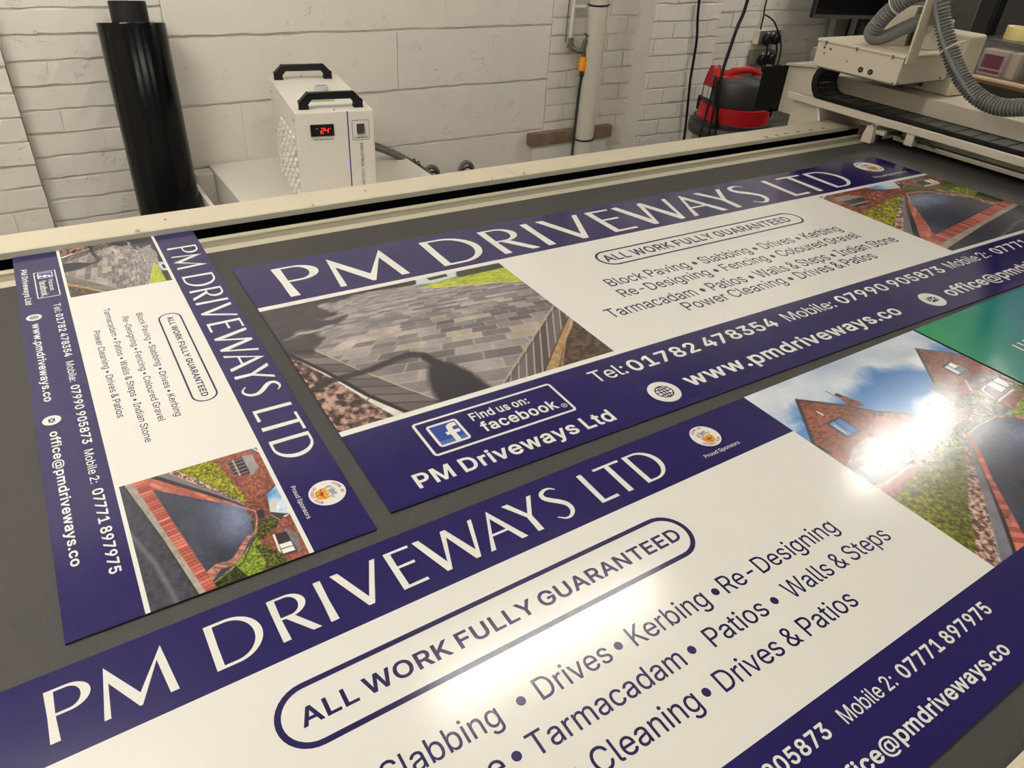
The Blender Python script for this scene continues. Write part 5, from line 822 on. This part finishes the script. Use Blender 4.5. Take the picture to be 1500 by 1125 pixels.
for s, b, a in (('Tel:', False, (-60, -18, 527, 19)), ('01782 478354', True, (-8, 200, 527, 19)), ('Mobile:', False, (330, 416, 527, 19)), ('07990 905873', True, (424, 626, 527, 19)), ('Mobile 2:', False, (652, 753, 527.5, 19)), ('07771 897975', True, (767, 973, 528, 19)),
                ('www.pmdriveways.co', True, (130, 460, 576, 19)), ('office@pmdriveways.co', True, (570, 928, 576, 19))): T += line_tris(s, *a, b)
printed(Cq, 'contact_lettering', T, M_WHITE, 1); mailicon(Cq, 546, 568, 17); globe(Cq, 100, 568, 17)

# the green board beside it
D = thing('sign_board', 'plain green fading to teal board at the right edge, beside the tall house photo', 'sign', (1.5955, .7015, BED), .0063)
m = MB(); m.box((0, -.605, 0), (1.22, 0, .003)); m.m = [1, 0, 1, 1, 1, 1]; m.build('board', [M_GREEN, M_EDGE], D)
T = []
for k in range(3):
    u = 144 + 22.5*k; T += ribbon([(u, 150), (u, 176)] + [(u + 30 - 30*math.cos(a), 176 + 22*math.sin(a)) for a in np.linspace(.2, math.pi/2, 7)] + [(u+60, 200), (330, 200 - 8*k)], 5.5)
printed(D, 'line_emblem', T, M_WHITE, 1, 'white emblem of parallel curved strokes')
# ------------------------------------------------------------------ things behind the printer
# low painted plinth under the chiller
t = thing('plinth', 'low white painted plinth against the wall under the chiller', 'plinth', (1.1, 2.9, 0))
MB().box((-.455, -.55, 0), (.40, .515, .547)).build('plinth_body', M_PAINT, t, bevel=.004)
MB().box((-.53, .02, .0), (-.456, .42, .33)).box((-.53, .42, 0), (-.456, .50, .535)).box((-.548, .02, 0), (-.530, .42, .50)).build('end_upstand', M_PAINT, t, bevel=.003)

# roll of black film
t = thing('film_roll', 'tall glossy black roll of film leaning upright against the wall at the left', 'roll', (.4145, 3.125, .018))
t.rotation_euler = Vector((0, 0, 1)).rotation_difference(Vector((.0195, .1465, .989))).to_euler()
MB().lathe([(.1185, 0), (.1185, 1.132), (.117, 1.136), (.068, 1.137)], (0, 0, 0), 64).build('film_wrap', M_GBLACK, t, smooth='auto')
MB().lathe([(.0645, 0), (.0645, 1.206), (.0625, 1.208), (.057, 1.208), (.057, 1.10)], (0, 0, 0), 48).build('core_tube', M_BLACK, t, smooth='auto')

# chiller
CT = thing('chiller', 'white boxy water chiller with two black handles and a red 24 readout', 'chiller', (.8232, 2.6641, .548), math.radians(-8.586))
CW, CD, CH = .2864, .60, .384
b = MB().box((0, 0, .012), (CW, CD, CH)); BODY = b.build('casing', M_CHW, CT, bevel=.003)
for x in (.03, CW-.03):
    for y in (.04, CD-.04): MB().lathe([(.012, 0), (.012, .012)], (x, y, 0), 12).build('foot', M_BLACK, CT)
def handle(y0, x0, x1, nm):
    h = .050; o = MB()
    for a in (y0,): o.prism([(x0, CH), (x0+.031, CH), (x0+.031, CH+.018), (x0+.046, CH+.034), (x1-.046, CH+.034), (x1-.031, CH+.018), (x1-.031, CH), (x1, CH), (x1, CH+.026), (x1-.032, CH+.056), (x0+.032, CH+.056), (x0, CH+.026)], 1, a-.012, a+.012)
    o.build(nm, M_BLACK, CT, bevel=.005, segs=3)
handle(.052, .026, .257, 'handle'); handle(.535, .015, .248, 'handle')
m = MB(); m.lathe([(.026, 0), (.026, .014), (.023, .017), (.0, .017)], (.163, .325, CH), 28); m.box((.145, .322, CH+.017), (.181, .328, CH+.021)); m.build('filler_cap', mat('pale grey plastic', (176, 180, 178), .4), CT)
m = MB(); m.box((.088, .148, CH), (.178, .172, CH+.0006)); o = m.build('top_label', mat('green label', (150, 168, 110), .5), CT); o['label'] = 'small green printed label'
fr = lambda a, z: (a, -.0012, z - .548)
m = MB().box((.050, -.004, .299), (.1355, .001, .341)); o = m.build('display', M_BLACK, CT, bevel=.0015); o['label'] = 'black display window with red digits'
def seg7(n, x0, z0, w, h):
    on = {'2': 'abged', '4': 'fgbc'}[n]; q = []; k = .14*w + .0006; r = {'a': (0, h, w, h), 'g': (0, h/2, w, h/2), 'd': (0, 0, w, 0), 'f': (0, h/2, 0, h), 'b': (w, h/2, w, h), 'e': (0, 0, 0, h/2), 'c': (w, 0, w, h/2)}
    for s in on:
        a, b2, c, d = r[s]; sl = lambda x, z: x0 + x + z*.12
        if b2 == d: q += [((sl(a, b2)+k*.3, z0+b2-k/2), (sl(c, b2)-k*.3, z0+b2-k/2), (sl(c, b2)-k*.3, z0+b2+k/2)), ((sl(a, b2)+k*.3, z0+b2-k/2), (sl(c, b2)-k*.3, z0+b2+k/2), (sl(a, b2)+k*.3, z0+b2+k/2))]
        else: q += [((sl(a, b2)-k/2, z0+b2+k*.3), (sl(a, b2)+k/2, z0+b2+k*.3), (sl(a, d)+k/2, z0+d-k*.3)), ((sl(a, b2)-k/2, z0+b2+k*.3), (sl(a, d)+k/2, z0+d-k*.3), (sl(a, d)-k/2, z0+d-k*.3))]
    return q
m = MB(); m.flat(seg7('2', .086, .858, .011, .018) + seg7('4', .1015, .858, .011, .018), lambda a, z: (a, -.0046, z-.548)); m.build('readout_digits', M_LED, o)
for q in (box_t(.070, .874, .076, .876), box_t(.120, .873, .123, .875)): MB().flat(q, lambda a, z: (a, -.0046, z-.548)).build('indicator_lamp', M_TIE, o)
m = MB(); m.flat(text_tris('TEMP CONTROLLER', .055, .132, .8325, .0050, True), lambda a, z: (a, -.0006, z-.548)); m.build('caption', M_TXT, CT)
m = MB(); m.flat(box_t(.1865, .565, .1905, .931), lambda a, z: (a, -.0006, z-.548)); m.build('stripe', M_BLUE, CT)
m = MB(); m.flat(loops_tris(rrect(.203, .825, .267, .898, .006), rrect(.2045, .8265, .2655, .8965, .0045)) + text_tris('POWER SWITCH', .209, .261, .8315, .0044, True), lambda a, z: (a, -.0006, z-.548)); SW = m.build('switch_outline', M_TXT, CT)
m = MB(); m.box((.2205, -.004, .302), (.2485, 0, .336), 0); m.prism([(-.004, .304), (-.004, .334), (-.012, .304)], 0, .2225, .2465, 1); m.build('rocker_switch', [M_BLACK, M_DKGREY], SW, bevel=.001)
tt = text_tris('INDUSTRIAL CHILLER', 0, .163, 0, .0105); RB = [M_BLUE, mat('teal letters', (30, 96, 120), .5), mat('red letters', (196, 50, 60), .5), mat('olive letters', (160, 150, 60), .5), mat('green letters', (60, 110, 60), .5), M_TXT]
m = MB()
for q in tt:
    c = sum(p[0] for p in q)/3/.163; i = 0 if c < .16 else 1 if c < .34 else 0 if c < .44 else 2 if c < .56 else 3 if c < .72 else 4 if c < .84 else 5
    m.flat([q], lambda a, z: (.2305 + z, -.0006, .266 - a), i)
m.build('side_lettering', RB, CT)
m = MB()
for i in range(15):
    for j in range(7):
        y = .06 + .066*j + (.02 if i % 2 else 0); z = .035 + .0205*i
        if z > .30 - (.0 if j < 5 else .05*(j-4)) : continue
        m.lathe([(.0185, 0), (.016, .005), (.009, .0085), (0, .0095)], (0, y, z), 12, 0, Matrix.Rotation(-math.pi/2, 3, 'Y') @ Matrix.Diagonal((.62, 1, 1)).to_3x3())
m.build('vent_louvres', M_CHW, CT, smooth=True)
for y, z in ((.036, .352), (.048, .202), (.734-.16, .33), (.56, .17), (.404, .03)): MB().lathe([(.0045, 0), (.004, .002), (0, .0025)], (0, y, z), 10, 0, Matrix.Rotation(-math.pi/2, 3, 'Y')).build('screw', M_STEEL, CT)
for x, y in ((.146, .022), (.133, .582)): MB().lathe([(.0045, 0), (.004, .002), (0, .0025)], (x, y, CH), 10).build('screw', M_STEEL, CT)

# chiller hoses
p = [(1.14, 3.05, .70), (1.25, 3.14, .668), (1.35, 3.2, .619), (1.438, 3.2, .578), (1.541, 3.2, .514), (1.618, 3.2, .457), (1.70, 3.18, .37), (1.74, 3.14, .20), (1.76, 3.12, .02)]
t = tag(MB().tube(spline(p, 8), .0125, 12).build('water_hose', M_CLRH, smooth=True), 'upper grey water hose curving down from the chiller to the floor', 'hose', 'chiller water hoses')
t2 = tag(MB().tube([v + Vector((-.008, -.026, -.006)) for v in spline(p, 8)], .0125, 12).build('water_hose', M_CLRH, smooth=True), 'lower grey water hose tied beneath the other one behind the chiller', 'hose', 'chiller water hoses')
for d in (0, .022):
    c = Vector((1.535 + d, 3.194, .505 - d*.62)); ax = Vector((.85, 0, -.53)); n1 = Vector((0, 1, 0)); n2 = ax.cross(n1).normalized()
    MB().tube([c + n1*.020*math.cos(a) + n2*.030*math.sin(a) for a in np.linspace(0, 2*math.pi, 20, endpoint=False)], .003, 6, closed=True).build('cable_tie', M_BLACK, t)
for x, lab in ((1.725, 'looped end of clear hose against the wall, nearer the chiller'), (1.932, 'looped end of clear hose against the wall, nearer the grey pipe')):
    pp = spline([(x-.03, 3.36, .0), (x-.036, 3.36, .25), (x-.034, 3.36, .375), (x-.02, 3.36, .412), (x, 3.355, .424), (x+.022, 3.35, .412), (x+.036, 3.35, .375), (x+.038, 3.35, .25), (x+.036, 3.34, .0)], 8)
    o = tag(MB().tube(pp, .012, 12).build('hose_loop', M_CLRH, smooth=True), lab, 'hose')
    MB().tube([v + Vector((0, -.014, -.022)) for v in pp], .006, 8).build('inner_line', M_BLACK, o, smooth=True)

# pipe, water tap and timber on the wall
t = thing('drain_pipe', 'thick pale grey vertical pipe fixed in front of the brick wall', 'pipe', (2.70, 3.34, 0))
MB().tube([(0, 0, 0), (0, 0, 1.6), (0, 0, CEIL)], .053, 32).build('pipe', M_PVC, t, smooth='auto')
for z in (1.168, .478): MB().tube([(.0545*math.cos(a), .0545*math.sin(a), z + .004*math.cos(a)) for a in np.linspace(0, 2*math.pi, 28, endpoint=False)], .0045, 6, closed=True).build('cable_tie', M_BLACK, t)
t = thing('water_pipe', 'thin white pipe running down the wall to the brass tap', 'pipe', (2.575, 3.395, 0))
m = MB(); m.tube([(0, 0, CEIL), (0, 0, 1.0)], .0115, 14); m.tube([(0, 0, 1.152), (.07, -.01, 1.152)], .0105, 12); m.build('pipe', M_PAINT, t, smooth='auto')
MB().tube([(-.024, .005, CEIL), (-.026, .005, .98)], .003, 6).build('earth_wire', M_STEEL, t)
t = thing('water_tap', 'weathered brass garden tap on the brick wall beside the grey pipe', 'tap', (2.578, 3.40, .955))
m = MB(); m.lathe([(.019, 0), (.019, .018), (.013, .022), (.012, .05)], (0, -.01, 0), 16, 0); m.tube(spline([(0, -.01, .012), (.012, -.03, -.004), (.034, -.045, -.012), (.056, -.05, -.01), (.064, -.05, -.035)], 6), .0135, 12)
m.tube([(.05, -.05, -.006), (.062, -.055, .045)], .0115, 12); m.build('tap_body', M_BRASS, t, smooth='auto')
m = MB(); m.tube([(.062, -.055, .045), (.066, -.056, .068)], .005, 8); m.tube([(.048, -.058, .078), (.086, -.054, .052)], .0055, 8); m.tube([(.062, -.07, .066), (.068, -.042, .068)], .005, 8); m.build('tap_handle', M_BRASS, t)
t = thing('garden_hose', 'dark hose with an orange connector hanging from the tap behind the pipe', 'hose', (2.642, 3.35, .915))
m = MB(); m.lathe([(.017, 0), (.0215, -.004), (.0225, -.026), (.019, -.029), (.0195, -.033), (.0225, -.036), (.020, -.070), (.014, -.074)], (0, 0, 0), 20); m.build('connector', M_ORANGE, t, smooth='auto')
MB().lathe([(.0145, -.072), (.0145, -.098), (.010, -.104)], (0, 0, 0), 14).build('connector_collar', M_DKGREY, t)
MB().tube(spline([(0, 0, -.09), (.002, .01, -.18), (.006, .016, -.32), (.01, .02, -.5), (.02, .02, -.90)], 8), .0085, 10).build('hose_tube', M_DKGREY, t, smooth=True)
t = thing('grey_cable', 'grey cable bowing out along the right side of the thick pipe', 'cable', (2.765, 3.36, 0))
MB().tube(spline([(-.02, 0, 1.15), (.0, 0, 1.0), (.012, 0, .90), (.008, 0, .75), (-.008, 0, .62), (-.02, 0, .48), (-.02, 0, .1)], 8), .007, 8).build('cable', M_STEEL, t, smooth=True)
tag(MB().box((2.352, 3.372, .456), (2.932, 3.418, .522)).build('timber_batten', M_WOOD, bevel=.004), 'weathered brown timber batten across the wall behind the grey pipe', 'timber')
tag(MB().box((2.385, 3.388, 0), (2.915, 3.418, .4555)).build('boxing_panel', M_PAINT, bevel=.003), 'white boxing panel on the wall below the timber batten', 'panel')

# vacuum cleaner
t = thing('vacuum_cleaner', 'drum vacuum cleaner with dark grey head and red band standing behind the rail', 'vacuum cleaner', (3.33, 2.84, 0), math.radians(-14))
MB().lathe([(.165, .06), (.195, .10), (.20, .56), (.205, .585)], (0, 0, 0), 48).build('drum', M_DRUM, t, smooth='auto')
MB().lathe([(.205, .575), (.226, .58), (.232, .592), (.232, .622), (.224, .636), (.205, .642), (.205, .65), (.212, .652), (.212, .66), (.19, .664)], (0, 0, 0), 56).build('bumper_ring', M_DKGREY, t, smooth='auto')
MB().lathe([(.192, .658), (.196, .662), (.193, .738), (.187, .742)], (0, 0, 0), 56).build('red_band', M_VRED, t, smooth='auto')
m = MB(); m.lathe([(.186, .742), (.189, .748), (.187, .81), (.183, .855), (.172, .876), (.13, .882), (.0, .882)], (0, 0, 0), 56); m.box((.03, -.14, .85), (.15, -.05, .887)); m.box((.02, .06, .85), (.14, .15, .884)); m.build('motor_head', M_DKGREY, t, smooth='auto', bevel=.004)
m = MB(); m.tube([(-.12, .0, .872), (-.06, .0, .904), (.06, .01, .908), (.14, .02, .880)], [.018, .017, .017, .014], 10); m.prism([(-.050, .835), (.042, .835), (.026, .885), (.006, .928), (-.012, .930), (-.034, .885)], 0, -.192, -.150); m.box((-.17, -.06, .865), (-.02, .012, .886)); m.build('handle', M_VRED, t, bevel=.006)
for a in (-.052, -.004):
    m = MB(); m.prism([(a+.002, .772), (a+.040, .772), (a+.040, .830), (a+.002, .830)], 0, -.193, -.186); m.build('rating_label', M_LABEL, t)
for k in range(4):
    a = math.radians(45+90*k); MB().lathe([(.03, 0), (.035, .03), (.02, .06)], (.15*math.cos(a), .15*math.sin(a), 0), 12).build('castor', M_BLACK, t)
for a in (60, 240): MB().box((-.02, .186, .69), (.02, .204, .76), 0, Matrix.Rotation(math.radians(a), 4, 'Z')).build('clip', M_BLACK, t, bevel=.004)
# cables by the vacuum
tag(MB().tube(spline([(3.33, 3.245, CEIL), (3.335, 3.25, 1.6), (3.346, 3.262, 1.19), (3.385, 3.265, .98), (3.395, 3.265, .756), (3.43, 3.262, .434), (3.44, 3.25, .0)], 10), .0075, 10).build('power_cable', M_BLACK, smooth=True), 'thin black cable hanging down in front of the brick pier', 'cable')
def hanging(pts, label, r=.006, group=None): return tag(MB().tube(spline(pts, 8), r, 8).build('power_cable', M_BLACK, smooth=True), label, 'cable', group)
hanging([(3.24, 2.80, CEIL), (3.235, 2.795, 1.7), (3.195, 2.79, 1.253), (3.163, 2.79, 1.13), (3.13, 2.785, 1.004), (3.105, 2.775, .92), (3.094, 2.76, .812), (3.121, 2.76, .689), (3.143, 2.755, .568), (3.15, 2.75, .02)], 'thick black cable coming down from above onto the vacuum cleaner', .0085)
hanging([(3.075, 2.79, .905), (3.062, 2.78, .884), (3.059, 2.775, .827), (3.049, 2.775, .725), (3.027, 2.77, .574), (3.02, 2.77, .02)], 'black lead hanging over the vacuum cleaner front, leftmost of three', .006)
hanging([(3.09, 2.79, .895), (3.084, 2.775, .876), (3.085, 2.765, .809), (3.081, 2.76, .687), (3.079, 2.755, .569), (3.08, 2.75, .02)], 'black lead hanging over the vacuum cleaner front, middle of three', .006)
hanging([(3.085, 2.785, .895), (3.079, 2.77, .877), (3.096, 2.755, .773), (3.108, 2.75, .667), (3.118, 2.745, .564), (3.12, 2.74, .02)], 'black lead hanging over the vacuum cleaner front, rightmost of three', .006)
hanging([(4.082, 3.40, 1.085), (4.11, 3.37, 1.066), (4.153, 3.36, 1.033), (4.234, 3.35, .927), (4.244, 3.34, .833), (4.229, 3.335, .771), (4.214, 3.33, .722), (4.20, 3.33, .3), (4.20, 3.33, .0)], 'thin black cable looping from the wall down past the sockets', .005)
# double sockets on the wall and the plugs in them
def socket(x, z, label, m0, m1):
    t = thing('wall_socket', label, 'socket', (x, 3.415, z))
    MB().box((0, -.035, 0), (.20, .012, .085)).build('back_box', m0, t, bevel=.005, segs=3)
    MB().box((.004, -.041, .003), (.196, -.0352, .082)).build('face_plate', m1, t, bevel=.003)
    for dx in (.075, .125): MB().box((dx-.008, -.045, .060), (dx+.008, -.0412, .074)).build('switch', M_TIE, t)
socket(4.045, .915, 'upper double wall socket on the white brickwork with two black plugs', M_SOCK, M_SOCKG)
socket(4.035, .795, 'lower grey double wall socket just above the vacuum cleaner', M_SOCKG, M_SOCKG)
def plug(x, z, label, pts):
    t = thing('plug', label, 'plug', (x, 3.373, z))
    MB().lathe([(.026, .0), (.033, .004), (.032, .022), (.024, .03), (.0, .031)], (0, 0, 0), 20, 0, Matrix.Rotation(math.pi/2, 3, 'X') @ Matrix.Diagonal((1, 1.05, 1)).to_3x3()).build('plug_body', M_BLACK, t, smooth='auto')
    MB().tube(spline([(0, -.018, -.02)] + [tuple(Vector(q) - Vector((x, 3.373, z))) for q in pts], 8), .006, 8).build('lead', M_BLACK, t, smooth=True)
plug(4.105, .948, 'black plug on the left of the upper wall socket', [(4.115, 3.345, .88), (4.12, 3.34, .80), (4.13, 3.34, .70), (4.13, 3.35, .35), (4.13, 3.36, .0)])
plug(4.195, .948, 'black plug on the right of the upper wall socket', [(4.205, 3.345, .88), (4.20, 3.34, .80), (4.19, 3.335, .70), (4.18, 3.35, .35), (4.18, 3.36, .0)])
plug(4.100, .826, 'black plug on the left of the lower wall socket', [(4.11, 3.345, .77), (4.13, 3.335, .68), (4.15, 3.35, .35), (4.15, 3.36, .0)])
plug(4.190, .830, 'black plug on the right of the lower wall socket', [(4.215, 3.345, .79), (4.25, 3.335, .74), (4.235, 3.33, .66), (4.21, 3.35, .35), (4.21, 3.36, .0)])
tag(MB().tube(spline([(4.14, 3.405, CEIL), (4.11, 3.405, 1.6), (4.072, 3.405, 1.168), (4.078, 3.405, 1.08), (4.07, 3.40, 1.02), (4.072, 3.40, .99)], 8), .005, 8).build('power_cable', M_BLACK, smooth=True), 'thin cable running down the wall into the upper socket', 'cable')

# grey machine, monitor and bench beyond the gantry
t = thing('equipment_cabinet', 'grey floor standing machine behind the far end of the gantry', 'cabinet', (4.55, 2.85, 0))
MB().box((-.33, -.36, .04), (.45, .26, .935)).build('casing', M_GPANEL, t, bevel=.02, segs=3)
MB().box((-.32, -.35, .935), (.44, .25, .947)).build('worktop', mat('blue grey top', (176, 186, 190), .35), t, bevel=.004)
MB().box((-.30, -.34, 0), (.42, .24, .04)).build('plinth_base', M_BLACK, t)
t = thing('wall_panel', 'grey panelled board with cables standing behind the monitor', 'panel', (5.35, 3.36, 0))
for i in range(4): MB().box((-.62+.32*i, -.02, .02), (-.306+.32*i, .03, 1.45)).build('panel_board', M_GPANEL, t, bevel=.006)
hanging([(4.86, 3.325, 1.16), (4.85, 3.32, 1.02), (4.845, 3.32, .90), (4.84, 3.32, .3), (4.84, 3.32, .0)], 'straight black cable on the grey panels below the monitor', .008)
hanging([(5.08, 3.30, 1.12), (5.02, 3.31, 1.04), (4.96, 3.32, .95), (4.93, 3.32, .80), (4.92, 3.32, .0)], 'curved black cable below the monitor beside its dark post', .008)
t = thing('monitor', 'black flat monitor on a dark post above the grey machine', 'monitor', (4.62, 3.12, .947), math.radians(-14))
MB().box((-.36, -.02, .145), (.34, .015, .56)).build('screen_case', M_RACK, t, bevel=.006)
MB().box((-.345, -.0212, .17), (.325, -.0195, .545)).build('screen', M_GBLACK, t)
MB().box((-.36, -.026, .145), (.34, -.0212, .163)).build('lower_bezel', M_RACK2, t, bevel=.002)
MB().box((.06, .0152, 0), (.20, .06, .40)).build('stand', M_BLACK, t, bevel=.004); MB().box((-.02, -.06, 0), (.28, .10, .012)).build('stand_base', M_BLACK, t, bevel=.004)

t = thing('workbench', 'dark framed workbench with a pale timber top behind the gantry', 'bench', (5.0, 1.4, 0))
MB().box((-.40, -1.3, .897), (.45, .93, .925)).build('worktop', M_BENCH, t, bevel=.002); MB().box((-.402, -1.3, .895), (-.3995, .93, .912)).build('edge_strip', M_BENCHE, t)
for x in (-.36, .40):
    for y in (-1.25, -.2, .88): MB().box((x-.03, y-.03, 0), (x+.03, y+.03, .895)).build('leg', M_RACK, t)
MB().box((-.30, -1.2, .30), (.40, .85, .32)).build('lower_shelf', M_RACK, t); MB().box((.41, -1.28, .10), (.43, .91, .895)).build('back_panel', M_RACK, t)
t = thing('storage_box', 'clear plastic storage box of packets standing on the workbench', 'box', (4.85, 2.02, .925))
m = MB(); o0, i0 = (-.21, -.30, .30), .004
m.box((-.21, -.30, 0), (.21, .31, .004)); m.box((-.21, -.30, .004), (-.2065, .31, .175)); m.box((.2065, -.30, .004), (.21, .31, .175)); m.box((-.2065, -.30, .004), (.2065, -.2965, .175)); m.box((-.2065, .3065, .004), (.2065, .31, .175))
m.build('tub', M_CLEAR, t, bevel=.001); MB().box((-.222, -.312, .176), (.222, .322, .188)).build('lid', M_CLEAR, t, bevel=.003)
def packet(x, y, dx, dy, dz, mt, nm, label, rz=0): return tag(MB().box((-dx/2, -dy/2, 0), (dx/2, dy/2, dz)).build(nm, mt, None, bevel=.003, loc=(x, y, .9295)), label, nm.split('_')[-1])
o = packet(4.70, 2.235, .07, .13, .13, M_CARD, 'card_box', 'pale box with a maroon panel inside the clear storage box')
MB().box((-.0375, -.055, .035), (-.0353, .055, .105)).build('printed_panel', M_MAROON, o); MB().box((-.0375, -.06, .012), (-.0353, .06, .026)).build('printed_strip', M_MAROON, o)
packet(4.72, 2.125, .09, .05, .13, mat('pale cream card', (218, 204, 184), .6), 'card_box', 'narrow cream box beside the maroon one in the clear storage box')
tag(MB().box((-.06, -.09, 0), (.06, .09, .135)).build('film_bag', M_SLATE, None, bevel=.03, segs=3, loc=(4.73, 1.99, .9295)), 'crumpled grey bag in the middle of the clear storage box', 'bag')
o = packet(4.70, 1.855, .05, .07, .13, M_CARD, 'card_box', 'pale box with a red lower half inside the clear storage box')
MB().box((-.0275, -.03, .008), (-.0253, .03, .07)).build('printed_panel', M_PINK, o)
t = thing('tape_roll', 'cream roll of tape standing on the lid of the clear storage box', 'tape', (4.78, 2.215, 1.113))
MB().lathe([(.038, 0), (.062, 0), (.063, .003), (.063, .062), (.062, .065), (.038, .065), (.038, 0)], (0, 0, 0), 36).build('tape_winding', M_TAPE, t, smooth='auto')
MB().lathe([(.034, 0), (.0375, 0), (.0375, .065), (.034, .065), (.034, 0)], (0, 0, 0), 30).build('core_tube', M_CARD, t, smooth='auto')
t = thing('storage_crate', 'dark crate with a lime green grip on the shelf under the workbench', 'crate', (4.95, 2.17, .32))
MB().box((-.18, -.10, 0), (.10, .05, .42)).build('crate_body', M_RACK, t)
m = MB(); m.prism([(.08, .42), (-.03, .42), (-.12, .435), (-.12, .455), (.0, .465), (.08, .47)], 0, -.16, -.10); m.build('lime_grip', M_LIME, t, bevel=.006)
t = thing('storage_rack', 'black storage rack with dark grey panels behind the workbench', 'rack', (5.75, 1.9, 0))
for y in (-1.6, -.75, .10, .95): MB().box((-.06, y, 0), (.0, y+.10, 2.3)).build('upright', M_RACK, t)
for y in (-1.42, -.57, .28): MB().box((-.02, y-.06, .4), (.02, y+.62, 1.52)).build('panel', M_RACK2, t)
for z in (1.56, 2.1): MB().box((-.12, -1.65, z), (.5, 1.1, z+.05)).build('shelf', M_RACK, t, bevel=.003)
MB().box((.5, -1.7, 0), (.53, 1.2, 2.3)).build('back_sheet', M_RACK, t)
